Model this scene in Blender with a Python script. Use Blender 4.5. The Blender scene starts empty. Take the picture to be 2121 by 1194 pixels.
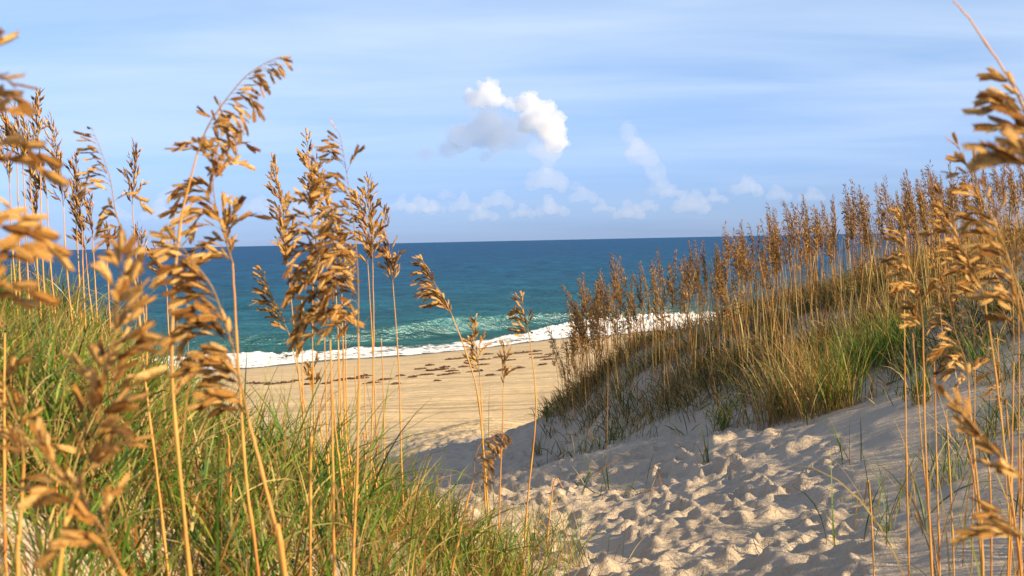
import bpy, math, random
import numpy as np
from mathutils import Matrix, Vector

# ------------------------------------------------------------------ camera, sky, sun, exposure
SC = bpy.context.scene
COL = SC.collection
W_PX, F_PX, CX, CY = 2121.0, 2945.8, 1060.5, 597.0
CAM_H = 6.0
PITCH, ROLL = math.radians(1.905), math.radians(1.186)
fwd = np.array([0.0, math.cos(PITCH), -math.sin(PITCH)])
up0 = np.array([0.0, math.sin(PITCH), math.cos(PITCH)])
xw = np.array([1.0, 0.0, 0.0])
RIGHT = math.cos(ROLL) * xw - math.sin(ROLL) * up0
UP = math.sin(ROLL) * xw + math.cos(ROLL) * up0
CAM = np.array([0.0, 0.0, CAM_H])

cam_data = bpy.data.cameras.new('camera')
cam = bpy.data.objects.new('camera', cam_data)
COL.objects.link(cam)
cam.matrix_world = Matrix(((RIGHT[0], UP[0], -fwd[0], 0), (RIGHT[1], UP[1], -fwd[1], 0),
                           (RIGHT[2], UP[2], -fwd[2], CAM_H), (0, 0, 0, 1)))
cam_data.sensor_width = 36.0
cam_data.lens = 50.0
cam_data.clip_start = 0.05
cam_data.clip_end = 120000.0
cam_data.dof.use_dof = True
cam_data.dof.focus_distance = 10.5
cam_data.dof.aperture_fstop = 9.5
SC.camera = cam

SUN_EL = math.radians(22.5)
SUN_AZ = math.radians(119.0)            # clockwise from +Y (the view direction)
sun_dir = np.array([math.sin(SUN_AZ) * math.cos(SUN_EL), math.cos(SUN_AZ) * math.cos(SUN_EL), math.sin(SUN_EL)])

world = bpy.data.worlds.new('World')
SC.world = world
world.use_nodes = True
wt = world.node_tree
wt.nodes.clear()
w_out = wt.nodes.new('ShaderNodeOutputWorld')
w_bg = wt.nodes.new('ShaderNodeBackground')
w_sky = wt.nodes.new('ShaderNodeTexSky')
w_sky.sky_type = 'NISHITA'
w_sky.sun_disc = False
w_sky.sun_elevation = SUN_EL
w_sky.sun_rotation = SUN_AZ
w_sky.altitude = 0.0
w_sky.air_density = 1.0
w_sky.dust_density = 0.3
w_sky.ozone_density = 3.0
SKY_STRENGTH = 0.068
w_bg.inputs['Strength'].default_value = SKY_STRENGTH


def wn(kind, **kw):
    n = wt.nodes.new(kind)
    for k, v in kw.items():
        setattr(n, k, v)
    return n


# high thin cloud: a stretched noise over a flat cloud sheet, which whitens the clear sky
tc = wn('ShaderNodeTexCoord')
sep = wn('ShaderNodeSeparateXYZ')
wt.links.new(tc.outputs['Generated'], sep.inputs[0])
zmax = wn('ShaderNodeMath', operation='MAXIMUM'); zmax.inputs[1].default_value = 0.0
wt.links.new(sep.outputs['Z'], zmax.inputs[0])
zadd = wn('ShaderNodeMath', operation='ADD'); zadd.inputs[1].default_value = 0.10
wt.links.new(zmax.outputs[0], zadd.inputs[0])
dx = wn('ShaderNodeMath', operation='DIVIDE'); dy = wn('ShaderNodeMath', operation='DIVIDE')
wt.links.new(sep.outputs['X'], dx.inputs[0]); wt.links.new(zadd.outputs[0], dx.inputs[1])
wt.links.new(sep.outputs['Y'], dy.inputs[0]); wt.links.new(zadd.outputs[0], dy.inputs[1])
cmb = wn('ShaderNodeCombineXYZ')
wt.links.new(dx.outputs[0], cmb.inputs[0]); wt.links.new(dy.outputs[0], cmb.inputs[1])
wmap = wn('ShaderNodeMapping'); wmap.inputs['Rotation'].default_value = (0, 0, math.radians(-9)); wmap.inputs['Scale'].default_value = (0.55, 1.25, 1.0)
wt.links.new(cmb.outputs[0], wmap.inputs[0])
wno = wn('ShaderNodeTexNoise'); wno.inputs['Scale'].default_value = 1.15; wno.inputs['Detail'].default_value = 4.5
wno.inputs['Roughness'].default_value = 0.52; wno.inputs['Distortion'].default_value = 0.35
wt.links.new(wmap.outputs[0], wno.inputs['Vector'])
wr = wn('ShaderNodeValToRGB')
wr.color_ramp.elements[0].position = 0.12; wr.color_ramp.elements[0].color = (0.10, 0.10, 0.10, 1)
wr.color_ramp.elements[1].position = 0.70; wr.color_ramp.elements[1].color = (1, 1, 1, 1)
wt.links.new(wno.outputs['Fac'], wr.inputs[0])
# the veil is thickest a few degrees above the horizon haze
vr = wn('ShaderNodeValToRGB')
vr.color_ramp.interpolation = 'B_SPLINE'
for p, c in ((0.0, 0.08), (0.045, 0.36), (0.10, 0.90), (0.20, 0.70), (0.42, 0.06), (1.0, 0.03)):
    e = vr.color_ramp.elements.new(p); e.color = (c, c, c, 1)
vr.color_ramp.elements.remove(vr.color_ramp.elements[0]); vr.color_ramp.elements.remove(vr.color_ramp.elements[-1])
wt.links.new(zmax.outputs[0], vr.inputs[0])
vm = wn('ShaderNodeMath', operation='MULTIPLY')
wt.links.new(wr.outputs[0], vm.inputs[0]); wt.links.new(vr.outputs[0], vm.inputs[1])
tint = wn('ShaderNodeMix', data_type='RGBA', blend_type='MULTIPLY'); tint.inputs['Factor'].default_value = 1.0
gr = wn('ShaderNodeValToRGB')       # clear sky hue by elevation: blue haze at the horizon, deeper blue above
gr.color_ramp.interpolation = 'EASE'
gr.color_ramp.elements[0].position = 0.0; gr.color_ramp.elements[0].color = (0.43, 0.635, 1.38, 1)
gr.color_ramp.elements[1].position = 0.16; gr.color_ramp.elements[1].color = (0.62, 0.78, 1.12, 1)
e = gr.color_ramp.elements.new(1.0); e.color = (0.45, 0.52, 0.70, 1)
wt.links.new(zmax.outputs[0], gr.inputs[0])
wt.links.new(w_sky.outputs[0], tint.inputs['A']); wt.links.new(gr.outputs[0], tint.inputs['B'])
mixc = wn('ShaderNodeMix', data_type='RGBA')
wt.links.new(vm.outputs[0], mixc.inputs['Factor'])
wt.links.new(tint.outputs['Result'], mixc.inputs['A'])
mixc.inputs['B'].default_value = (5.0, 6.0, 7.4, 1)
wt.links.new(mixc.outputs['Result'], w_bg.inputs['Color'])
wt.links.new(w_bg.outputs[0], w_out.inputs[0])

sun_data = bpy.data.lights.new('sun', 'SUN')
sun_data.energy = 5.0
sun_data.angle = math.radians(0.6)
sun_data.color = (1.0, 0.78, 0.48)
sun = bpy.data.objects.new('sun', sun_data)
COL.objects.link(sun)
sun.rotation_mode = 'QUATERNION'
sun.rotation_quaternion = Vector(sun_dir).to_track_quat('Z', 'Y')
sun.location = (20, -10, 30)

SC.view_settings.view_transform = 'Standard'
SC.view_settings.look = 'None'
SC.view_settings.gamma = 1.0
SC.view_settings.use_curve_mapping = False
SC.view_settings.exposure = 1.12
SC.render.engine = 'CYCLES'
SC.cycles.use_denoising = True
SC.cycles.max_bounces = 7
SC.cycles.diffuse_bounces = 3
SC.cycles.glossy_bounces = 2
SC.cycles.transmission_bounces = 4
SC.cycles.transparent_max_bounces = 12
SC.cycles.volume_bounces = 5
SC.cycles.sample_clamp_indirect = 6.0

# ------------------------------------------------------------------ helpers
RNG = np.random.default_rng(11)


def horizon_y(px):
    return 499.0 - 0.0207 * (px - CX)


def P(px, py, d):
    """point at forward distance d in the direction seen at a photo pixel"""
    r = fwd + (px - CX) / F_PX * RIGHT + (CY - py) / F_PX * UP
    return CAM + r * (d / r[1])


def proj(X, Y, Z):
    v = np.stack([X, Y, Z - CAM_H], -1)
    z = v @ fwd
    return CX + F_PX * (v @ RIGHT) / z, CY - F_PX * (v @ UP) / z


def _hash(ix, iy, seed):
    h = (ix.astype(np.int64) * 374761393 + iy.astype(np.int64) * 668265263 + seed * 2147483647) & 0xFFFFFFFF
    h = ((h ^ (h >> 13)) * 1274126177) & 0xFFFFFFFF
    return ((h ^ (h >> 16)) & 0xFFFFFF) / float(0xFFFFFF)


def vnoise(x, y, seed=0):
    ix = np.floor(x); iy = np.floor(y)
    fx = x - ix; fy = y - iy
    fx = fx * fx * fx * (fx * (fx * 6 - 15) + 10); fy = fy * fy * fy * (fy * (fy * 6 - 15) + 10)
    ix = ix.astype(np.int64); iy = iy.astype(np.int64)
    a = _hash(ix, iy, seed); b = _hash(ix + 1, iy, seed); c = _hash(ix, iy + 1, seed); d = _hash(ix + 1, iy + 1, seed)
    return (a + (b - a) * fx) * (1 - fy) + (c + (d - c) * fx) * fy - 0.5


def fbm(x, y, octaves=4, seed=0, gain=0.5):
    s = 0.0; a = 1.0
    for o in range(octaves):
        ca, sa = math.cos(o * 1.3), math.sin(o * 1.3)
        s = s + a * vnoise(x * ca - y * sa + o * 17.3, x * sa + y * ca - o * 9.1, seed + o)
        x = x * 2.03; y = y * 2.03; a *= gain
    return s


def sstep(a, b, x):
    t = np.clip((x - a) / (b - a), 0, 1)
    return t * t * (3 - 2 * t)


def norm(v):
    return v / (np.linalg.norm(v, axis=-1, keepdims=True) + 1e-12)


def make_mesh(name, V, F, smooth=True, attrs=None, colors=None):
    """V (n,3); F (m,3) or (m,4) int array, or a list of such arrays"""
    me = bpy.data.meshes.new(name)
    if not isinstance(F, (list, tuple)):
        F = [F]
    V = np.asarray(V, dtype=np.float32)
    me.vertices.add(len(V)); me.vertices.foreach_set('co', V.ravel())
    loops = np.concatenate([f.ravel() for f in F]).astype(np.int32)
    tot = np.concatenate([np.full(len(f), f.shape[1], dtype=np.int32) for f in F])
    start = np.concatenate([[0], np.cumsum(tot)[:-1]]).astype(np.int32)
    me.loops.add(len(loops)); me.loops.foreach_set('vertex_index', loops)
    me.polygons.add(len(tot)); me.polygons.foreach_set('loop_start', start)
    me.polygons.foreach_set('loop_total', tot)
    me.update(calc_edges=True)
    if smooth:
        me.polygons.foreach_set('use_smooth', np.ones(len(tot), dtype=bool))
    for k, v in (attrs or {}).items():
        a = me.attributes.new(k, 'FLOAT', 'POINT'); a.data.foreach_set('value', np.asarray(v, dtype=np.float32))
    for k, v in (colors or {}).items():
        c = np.ones((len(V), 4), dtype=np.float32); c[:, :3] = v
        a = me.attributes.new(k, 'FLOAT_COLOR', 'POINT'); a.data.foreach_set('color', c.ravel())
    return me


def link(name, me, mat=None, parent=None):
    o = bpy.data.objects.new(name, me)
    if mat is not None and me is not None and not me.materials:
        me.materials.append(mat)
    COL.objects.link(o)
    if parent is not None:
        o.parent = parent
    return o


def tag(o, label=None, cat=None, group=None, kind=None):
    if label: o['label'] = label
    if cat: o['category'] = cat
    if group: o['group'] = group
    if kind: o['kind'] = kind
    return o


def grid_faces(nr, nc, wrap=False):
    i = np.arange(nr - 1)[:, None]; j = np.arange(nc if wrap else nc - 1)[None, :]
    j2 = (j + 1) % nc
    return np.stack([i * nc + j, i * nc + j2, (i + 1) * nc + j2, (i + 1) * nc + j], -1).reshape(-1, 4)


# ---- materials
def new_mat(name):
    m = bpy.data.materials.new(name); m.use_nodes = True
    nt = m.node_tree; nt.nodes.clear()
    out = nt.nodes.new('ShaderNodeOutputMaterial')
    return m, nt, out


class NT:
    def __init__(self, nt): self.nt = nt
    def n(self, kind, _in=None, **kw):
        n = self.nt.nodes.new(kind)
        for k, v in kw.items(): setattr(n, k, v)
        for k, v in (_in or {}).items():
            if hasattr(v, 'links'): self.nt.links.new(v, n.inputs[k])
            else: n.inputs[k].default_value = v
        return n
    def math(self, op, a, b=0.0):
        return self.n('ShaderNodeMath', {0: a, 1: b}, operation=op).outputs[0]
    def mix(self, f, a, b, mode='MIX'):
        return self.n('ShaderNodeMix', {'Factor': f, 'A': a, 'B': b}, data_type='RGBA', blend_type=mode).outputs['Result'] if False else self._mix(f, a, b, mode)
    def _mix(self, f, a, b, mode):
        n = self.nt.nodes.new('ShaderNodeMix'); n.data_type = 'RGBA'; n.blend_type = mode
        for idx, v in ((0, f), (6, a), (7, b)):
            if hasattr(v, 'links'): self.nt.links.new(v, n.inputs[idx])
            else: n.inputs[idx].default_value = v
        return n.outputs[2]
    def ramp(self, f, stops, interp='LINEAR'):
        n = self.nt.nodes.new('ShaderNodeValToRGB'); cr = n.color_ramp; cr.interpolation = interp
        while len(cr.elements) > 1: cr.elements.remove(cr.elements[-1])
        cr.elements[0].position = stops[0][0]
        for i, (p, c) in enumerate(stops):
            e = cr.elements[0] if i == 0 else cr.elements.new(p)
            e.color = (c, c, c, 1) if isinstance(c, (int, float)) else (*c, 1)
        self.nt.links.new(f, n.inputs[0])
        return n.outputs[0]
    def noise(self, vec, scale, detail=3.0, rough=0.5, dist=0.0):
        n = self.n('ShaderNodeTexNoise', {'Scale': scale, 'Detail': detail, 'Roughness': rough, 'Distortion': dist})
        if vec is not None: self.nt.links.new(vec, n.inputs['Vector'])
        return n.outputs['Fac']
    def mapping(self, vec, scale=(1, 1, 1), rot=(0, 0, 0)):
        return self.n('ShaderNodeMapping', {'Vector': vec, 'Scale': scale, 'Rotation': rot}).outputs[0]
    def link(self, a, b): self.nt.links.new(a, b)


def plant_material(name, base_from_attr=True, base=(0.3, 0.2, 0.05), transl=0.3, var=0.35, rough=0.6, objrand=True, noise_scale=40.0, spec=0.15):
    m, nt, out = new_mat(name); t = NT(nt)
    if base_from_attr:
        c = t.n('ShaderNodeAttribute', attribute_name='col').outputs['Color']
    else:
        c = t.n('ShaderNodeRGB').outputs[0]; c.default_value = (*base, 1)
    geo = t.n('ShaderNodeTexCoord')
    nz = t.noise(geo.outputs['Object'], noise_scale, 3.0)
    k = t.math('MULTIPLY_ADD', nz, var * 2); k.node.inputs[2].default_value = 1.0 - var
    if objrand:
        oi = t.n('ShaderNodeObjectInfo').outputs['Random']
        k2 = t.math('MULTIPLY_ADD', oi, var * 1.1); k2.node.inputs[2].default_value = 1.0 - var * 0.55
        k = t.math('MULTIPLY', k, k2)
    c2 = t._mix(1.0, c, (1, 1, 1, 1), 'MULTIPLY')
    vm_ = t.n('ShaderNodeVectorMath', {0: c2}, operation='SCALE'); t.link(k, vm_.inputs['Scale'])
    pr = t.n('ShaderNodeBsdfPrincipled', {'Base Color': vm_.outputs[0], 'Roughness': rough, 'Specular IOR Level': spec})
    tr = t.n('ShaderNodeBsdfTranslucent', {'Color': vm_.outputs[0]})
    mx = t.n('ShaderNodeMixShader', {0: transl, 1: pr.outputs[0], 2: tr.outputs[0]})
    t.link(mx.outputs[0], out.inputs[0])
    return m


# ------------------------------------------------------------------ terrain height
shore_px = [(-500, 800), (0, 783), (300, 774), (500, 765), (700, 747), (850, 736), (1000, 721), (1150, 703), (1400, 684), (1700, 670), (2100, 655), (2700, 635)]
_sx, _sy = [], []
for a, b in shore_px:
    d = CAM_H * F_PX / (b - horizon_y(a)); _sx.append((a - CX) / F_PX * d); _sy.append(d)
_sx = [-400, -90] + _sx + [140, 600]; _sy = [-140, 30] + _sy + [175, 420]
_sx = np.array(_sx); _sy = np.array(_sy)
COSA = 0.74


def S_of(x):
    return np.interp(x, _sx, _sy) + 0.5 * vnoise(x * 0.35, x * 0 + 3.3, 5) + 1.2 * vnoise(x * 0.09, x * 0 + 1.3, 8)


def shore_s(x, y):          # metres seaward of the waterline
    return (y - S_of(x)) * COSA


def beach_z(x, y):
    s = -shore_s(x, y)
    return np.where(s > 0, 1.75 * (1 - np.exp(-s / 17.0)), np.maximum(0.10 * s, -4.0))


ctrl = []
def C(px, y, d):
    ctrl.append(((px - CX) / F_PX * d, d, CAM_H - (y - horizon_y(px)) / F_PX * d))
def CD(px, d, D):
    ctrl.append(((px - CX) / F_PX * d, d, CAM_H - D))
LB = 0.72
for a in [(1060,1194,6.8),(1060,1100,8.5),(1060,1000,12),(1060,950,16.5),(1060,918,22),(1000,890,28),
          (900,960,18),(900,925,24),(850,950,20.5),(850,900,31),(1000,870,31),
          (1300,1194,6.5),(1300,1100,8.2),(1300,1000,10.6),(1300,940,12.3),(1180,948,14.5),(1180,1050,9.4),
          (1500,1194,6.1),(1500,1000,9.0),(1500,898,11.0),(1400,918,11.6),
          (1700,1194,5.7),(1700,1000,8.0),(1700,872,10.6),
          (1900,1194,5.3),(1900,1000,7.1),(1900,860,9.2),(1900,800,10.6),
          (2100,1194,4.9),(2100,1000,6.4),(2100,850,8.4),(2100,760,9.8),(2100,640,11.4),(2100,540,13.4),(2100,518,14.4),
          (1900,740,11.6),(1900,650,13),(1900,575,14.6),(1900,552,15.6),
          (1700,790,12),(1700,720,13),(1700,650,14.8),(1700,610,16.2),
          (1600,884,11.5),(1500,892,12.0),(1400,912,12.8),(1500,820,13.2),(1500,740,14.8),(1500,690,16.4),(1500,668,17.4),
          (1300,900,14.0),(1300,870,14.8),(1300,800,16.2),(1300,750,17.6),(1300,728,18.6),
          (1180,925,16.5),(1180,885,17.4),(1180,850,18.2),(1180,826,19.0),(1110,865,19.5),(1100,893,20.0),
          (0,1194,3.8),(0,900,5.4),(0,760,7.6),(0,660,9.6),(200,1194,4.3),(200,900,6),(200,790,8.2),(200,730,9.8),
          (400,1194,4.8),(400,1040,6),(400,945,7.7),(400,900,9.2),(600,1194,5.3),(600,1080,6.8),(600,1025,8.3),
          (800,1194,5.8),(800,1115,7.4),(800,1062,8.7),(1000,1194,6.4)]:
    C(*((a[0], a[1], a[2] * (LB if a[0] <= 600 else (0.80 if a[0] == 800 else 1.0)))))
for a in [(0,8.6,0.6),(200,8.8,0.85),(400,8.4,1.25),(600,7.6,1.55),(800,9,1.7),(950,10.5,1.95),(800,13,2.5),(600,11,2.3),(400,12,2.4),(200,13,2.3),(0,13,1.8),
          (0,24,4.0),(300,24,4.1),(600,22,3.95),(800,24,3.9),
          (1300,24,3.6),(1180,24,3.6),(1500,22,2.8),(1700,21,2.0),(1900,20,1.3),(2100,19,0.7),(1500,28,4.2),(1700,28,3.9),(1900,28,3.5),(2100,28,3.0),
          (2500,4,1.15),(2500,7,0.95),(2500,11,0.5),(2500,15,-0.3),(2500,20,0.5),(2500,30,3.8),
          (3500,4,0.85),(3500,8,0.35),(3500,13,-1.0),(3500,20,0.3),(3500,30,3.6),
          (5500,3.5,0.7),(5500,7,-0.2),(5500,12,-0.4),
          (-500,3,0.5),(-500,6,0.25),(-500,9,0.5),(-500,18,2.5),(-500,28,4.3),(-1800,4,0.4),(-1800,8,0.1),(-1800,14,2.2),(-1800,22,4.1),
          (-5000,3,0.6),(-5000,6,0.6),(-5000,12,2.6),
          (1060,1.0,1.35),(1060,2.5,1.42),(1060,4.5,1.5),(300,1.5,1.2),(1800,1.5,1.35),(1800,3,1.3),(300,3,1.0)]:
    CD(*a)
for px in (-2500, -500, 200, 600, 1000, 1400, 1800, 2300, 3500):
    for d in (34, 44, 58):
        X = (px - CX) / F_PX * d
        ctrl.append((X, d, float(beach_z(np.array([X]), np.array([d]))[0])))
ctrl = np.array(ctrl)


def dom(x, y):
    r = np.sqrt(x * x + y * y) + 0.3
    th = np.arctan2(x, y)
    th = np.clip(th, -1.25, 1.25)
    return np.stack([th * 3.2, np.log(r) * 1.6], -1)


_cd = dom(ctrl[:, 0], ctrl[:, 1])
def _k(d2): return 0.5 * d2 * np.log(d2 + 1e-9)
_n = len(ctrl)
_A = np.zeros((_n + 3, _n + 3))
_A[:_n, :_n] = _k(((_cd[:, None] - _cd[None]) ** 2).sum(-1)) + np.eye(_n) * 0.0015
_A[:_n, _n] = 1; _A[:_n, _n + 1:] = _cd; _A[_n, :_n] = 1; _A[_n + 1:, :_n] = _cd.T
_b = np.zeros(_n + 3); _b[:_n] = ctrl[:, 2]
_w = np.linalg.solve(_A, _b)


def height0(x, y):
    x = np.asarray(x, float); y = np.asarray(y, float)
    sh = x.shape; x = x.ravel(); y = y.ravel()
    q = dom(x, y); out = np.empty(len(x))
    for i in range(0, len(x), 20000):
        qq = q[i:i + 20000]
        d2 = ((qq[:, None] - _cd[None]) ** 2).sum(-1)
        out[i:i + 20000] = _k(d2) @ _w[:_n] + _w[_n] + qq @ _w[_n + 1:]
    r = np.sqrt(x * x + y * y)
    # behind the camera: a plain dune platform
    th = np.abs(np.arctan2(x, y))
    back = sstep(1.1, 1.7, th)
    out = out * (1 - back) + (CAM_H - 1.2) * back
    f = sstep(33, 48, r)
    bz = beach_z(x, y)
    out = out * (1 - f) + bz * f
    return out.reshape(sh)


# trodden path: which ground is churned by feet
def path_mask(x, y):
    px = CX + F_PX * x / np.maximum(y, 0.5)
    lo = np.interp(y, [3, 6.5, 7.5, 9, 12, 20, 30], [1280, 1130, 1000, 880, 840, 800, 780])
    hi = np.interp(y, [3, 6.5, 9, 11.0, 12, 13.5, 16, 20, 28], [1850, 1850, 1760, 1640, 1560, 1300, 1160, 1090, 1060])
    return sstep(-60, 60, px - lo) * sstep(-40, 90, hi - px) * sstep(36, 26, y) * sstep(2, 3, y)


# detail map, 2 cm cells: footprints and scuffs
DX0, DX1, DY0, DY1, DC = -8.0, 9.0, 3.0, 32.0, 0.02
nx, ny = int((DX1 - DX0) / DC), int((DY1 - DY0) / DC)
gx = DX0 + np.arange(nx) * DC; gy = DY0 + np.arange(ny) * DC
detail = np.zeros((ny, nx), dtype=np.float32)
frng = np.random.default_rng(5)
fx = frng.uniform(DX0, DX1, 23000); fy = frng.uniform(DY0, DY1, 23000)
pm = path_mask(fx, fy)
for x0, y0, m in zip(fx, fy, pm):
    if m < 0.25 and frng.random() > 0.04: continue
    a = frng.normal(1.75, 0.7); L = frng.uniform(0.05, 0.11); Wd = L * frng.uniform(0.5, 0.85); dep = frng.uniform(0.008, 0.030) * (0.5 + 0.5 * m)
    if y0 > 14: dep *= 0.9
    R = 3.0 * L
    i0, i1 = max(0, int((x0 - R - DX0) / DC)), min(nx, int((x0 + R - DX0) / DC)); j0, j1 = max(0, int((y0 - R - DY0) / DC)), min(ny, int((y0 + R - DY0) / DC))
    if i1 - i0 < 2 or j1 - j0 < 2: continue
    X = gx[None, i0:i1] - x0; Y = gy[j0:j1, None] - y0
    u = (X * math.cos(a) + Y * math.sin(a)) / L; v = (-X * math.sin(a) + Y * math.cos(a)) / Wd
    q = u * u + v * v
    # a pit with a raised rim, pushed up more on one side
    detail[j0:j1, i0:i1] += (-dep * np.exp(-(q ** 1.4) * 1.1) + dep * 0.75 * np.exp(-((np.sqrt(q) - 1.35) / 0.38) ** 2) * (1 + 0.6 * np.clip(u, -1.5, 1.5))).astype(np.float32)
GX, GY = np.meshgrid(gx, gy)
PMg = path_mask(GX, GY).astype(np.float32)
warp = fbm(GX * 2.1, GY * 2.1, 2, 77) * 0.5
ridged = 0.5 - np.abs(fbm(GX * 3.4 + warp, GY * 2.8 + warp, 3, 41))
detail = np.clip(detail, -0.13, 0.09) * (0.25 + 0.75 * PMg) + PMg * (0.034 * (ridged - 0.25) + 0.06 * fbm(GX * 1.3, GY * 1.3, 2, 22) + 0.020 * fbm(GX * 8, GY * 8, 4, 21, 0.62)).astype(np.float32)
del PMg, GX, GY, ridged, warp


def detail_at(x, y):
    u = (x - DX0) / DC; v = (y - DY0) / DC
    ok = (u >= 0) & (u < nx - 1) & (v >= 0) & (v < ny - 1)
    u = np.clip(u, 0, nx - 1.001); v = np.clip(v, 0, ny - 1.001)
    i = u.astype(int); j = v.astype(int); a = u - i; b = v - j
    d = (detail[j, i] * (1 - a) + detail[j, i + 1] * a) * (1 - b) + (detail[j + 1, i] * (1 - a) + detail[j + 1, i + 1] * a) * b
    return np.where(ok, d, 0.0)


def height(x, y):
    x = np.asarray(x, float); y = np.asarray(y, float)
    r = np.sqrt(x * x + y * y)
    z = height0(x, y)
    dn = sstep(36, 24, r)
    z = z + dn * (0.10 * fbm(x * 0.7, y * 0.7, 3, 3) + 0.035 * fbm(x * 2.6, y * 2.6, 3, 9))
    z = z + (1 - dn) * sstep(-2, -14, shore_s(x, y)) * 0.05 * fbm(x * 0.5, y * 0.5, 3, 14)
    return z + detail_at(x, y)


def hit(px, py, t0=3.0, t1=60.0):
    """forward distance at which the ground is met in the direction of a photo pixel"""
    t = np.linspace(t0, t1, 700)
    r = fwd + (px - CX) / F_PX * RIGHT + (CY - py) / F_PX * UP
    Q = CAM[None] + r[None] * (t / r[1])[:, None]
    below = Q[:, 2] < height0(Q[:, 0], Q[:, 1])
    i = int(np.argmax(below)) if below.any() else len(t) - 1
    return float(t[i])


# ------------------------------------------------------------------ the sand
def sand_material():
    m, nt, out = new_mat('sand'); t = NT(nt)
    pos = t.n('ShaderNodeNewGeometry').outputs['Position']
    damp = t.n('ShaderNodeAttribute', attribute_name='damp').outputs['Fac']
    beach = t.n('ShaderNodeAttribute', attribute_name='beach').outputs['Fac']
    n1 = t.noise(pos, 0.8, 5.0, 0.6); n2 = t.noise(pos, 26.0, 5.0, 0.7); n3 = t.noise(pos, 240.0, 2.0, 0.6)
    dune = t.ramp(n1, [(0.3, (0.44, 0.355, 0.26)), (0.7, (0.54, 0.44, 0.325))])
    bch = t.ramp(n1, [(0.3, (0.56, 0.415, 0.225)), (0.7, (0.66, 0.50, 0.28))])
    c = t._mix(beach, dune, bch, 'MIX')
    gr_ = t.ramp(n2, [(0.25, 0.84), (0.75, 1.10)])
    c = t._mix(1.0, c, gr_, 'MULTIPLY')
    gr2 = t.ramp(n3, [(0.2, 0.86), (0.8, 1.1)])
    c = t._mix(1.0, c, gr2, 'MULTIPLY')
    # vehicle and rake lines that run along the beach
    ang = math.radians(36)
    tp = t.mapping(pos, (0.045, 2.6, 0.0), (0, 0, -ang))
    ln = t.noise(tp, 1.0, 3.0, 0.55, 0.0)
    lncol = t.ramp(ln, [(0.36, 0.70), (0.46, 0.96), (0.6, 1.08)])
    c = t._mix(beach, c, t._mix(1.0, c, lncol, 'MULTIPLY'), 'MIX')
    c = t._mix(damp, c, (0.17, 0.115, 0.075, 1), 'MIX')
    rp = t.mapping(pos, (2.5, 11.0, 3.0), (0, 0, math.radians(35)))
    rip = t.noise(rp, 2.2, 2.0, 0.5, 0.6)
    bn = t.math('MULTIPLY', rip, 0.028)
    b2 = t.math('MULTIPLY', n2, 0.022); b3 = t.math('MULTIPLY', n3, 0.0022)
    bl = t.math('MULTIPLY', t.math('MULTIPLY', ln, beach), 0.32)
    nb = t.math('MULTIPLY', t.math('MULTIPLY', t.noise(pos, 3.0, 4.0, 0.6), beach), 0.07)
    hsum = t.math('ADD', t.math('ADD', t.math('ADD', bn, b2), t.math('ADD', b3, bl)), nb)
    bump = t.n('ShaderNodeBump', {'Height': hsum, 'Strength': 0.9, 'Distance': 1.0})
    rg = t.n('ShaderNodeMapRange', {'Value': damp, 'To Min': 0.95, 'To Max': 0.35}).outputs[0]
    pr = t.n('ShaderNodeBsdfPrincipled', {'Base Color': c, 'Roughness': rg, 'Specular IOR Level': 0.25, 'Normal': bump.outputs[0]})
    t.link(pr.outputs[0], out.inputs[0])
    return m


M_SAND = sand_material()
rows = np.concatenate([np.geomspace(0.3, 3.4, 24)[:-1], np.geomspace(3.4, 36, 440)[:-1], np.geomspace(36, 150, 210)])
core = np.radians(np.linspace(-24, 24, 440))
side_r = np.radians(24 + np.cumsum(np.geomspace(0.12, 6, 44))); side_r = side_r[side_r < math.pi - 0.03]
cols = np.concatenate([-side_r[::-1], core, side_r, [math.pi]])
RR, TT = np.meshgrid(rows, cols, indexing='ij')
XX, YY = RR * np.sin(TT), RR * np.cos(TT)
ZZ = height(XX, YY)
V = np.stack([XX, YY, ZZ], -1).reshape(-1, 3)
s_ = shore_s(XX, YY).ravel()
damp = sstep(-4.5, -1.0, s_ + 1.6 * fbm(XX.ravel() * 0.4, YY.ravel() * 0.4, 3, 30))
rad = np.hypot(XX, YY).ravel()
beach_w = sstep(22, 30, rad + 3 * fbm(XX.ravel() * 0.3, YY.ravel() * 0.3, 2, 31)) * sstep(3.2, 2.2, V[:, 2])
F = grid_faces(len(rows), len(cols), wrap=True)[:, ::-1]
ctr = len(V); V = np.vstack([V, [[0, 0, V[:len(cols), 2].mean()]]])
damp = np.append(damp, 0); beach_w = np.append(beach_w, 0)
fan = np.stack([np.full(len(cols), ctr), np.arange(len(cols)), (np.arange(len(cols)) + 1) % len(cols)], -1)[:, ::-1]
ground = link('beach', make_mesh('beach', V, [F, fan], attrs={'damp': damp, 'beach': beach_w}), M_SAND)
tag(ground, 'pale sand dunes and beach with a trodden path to the sea', kind='structure')

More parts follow.
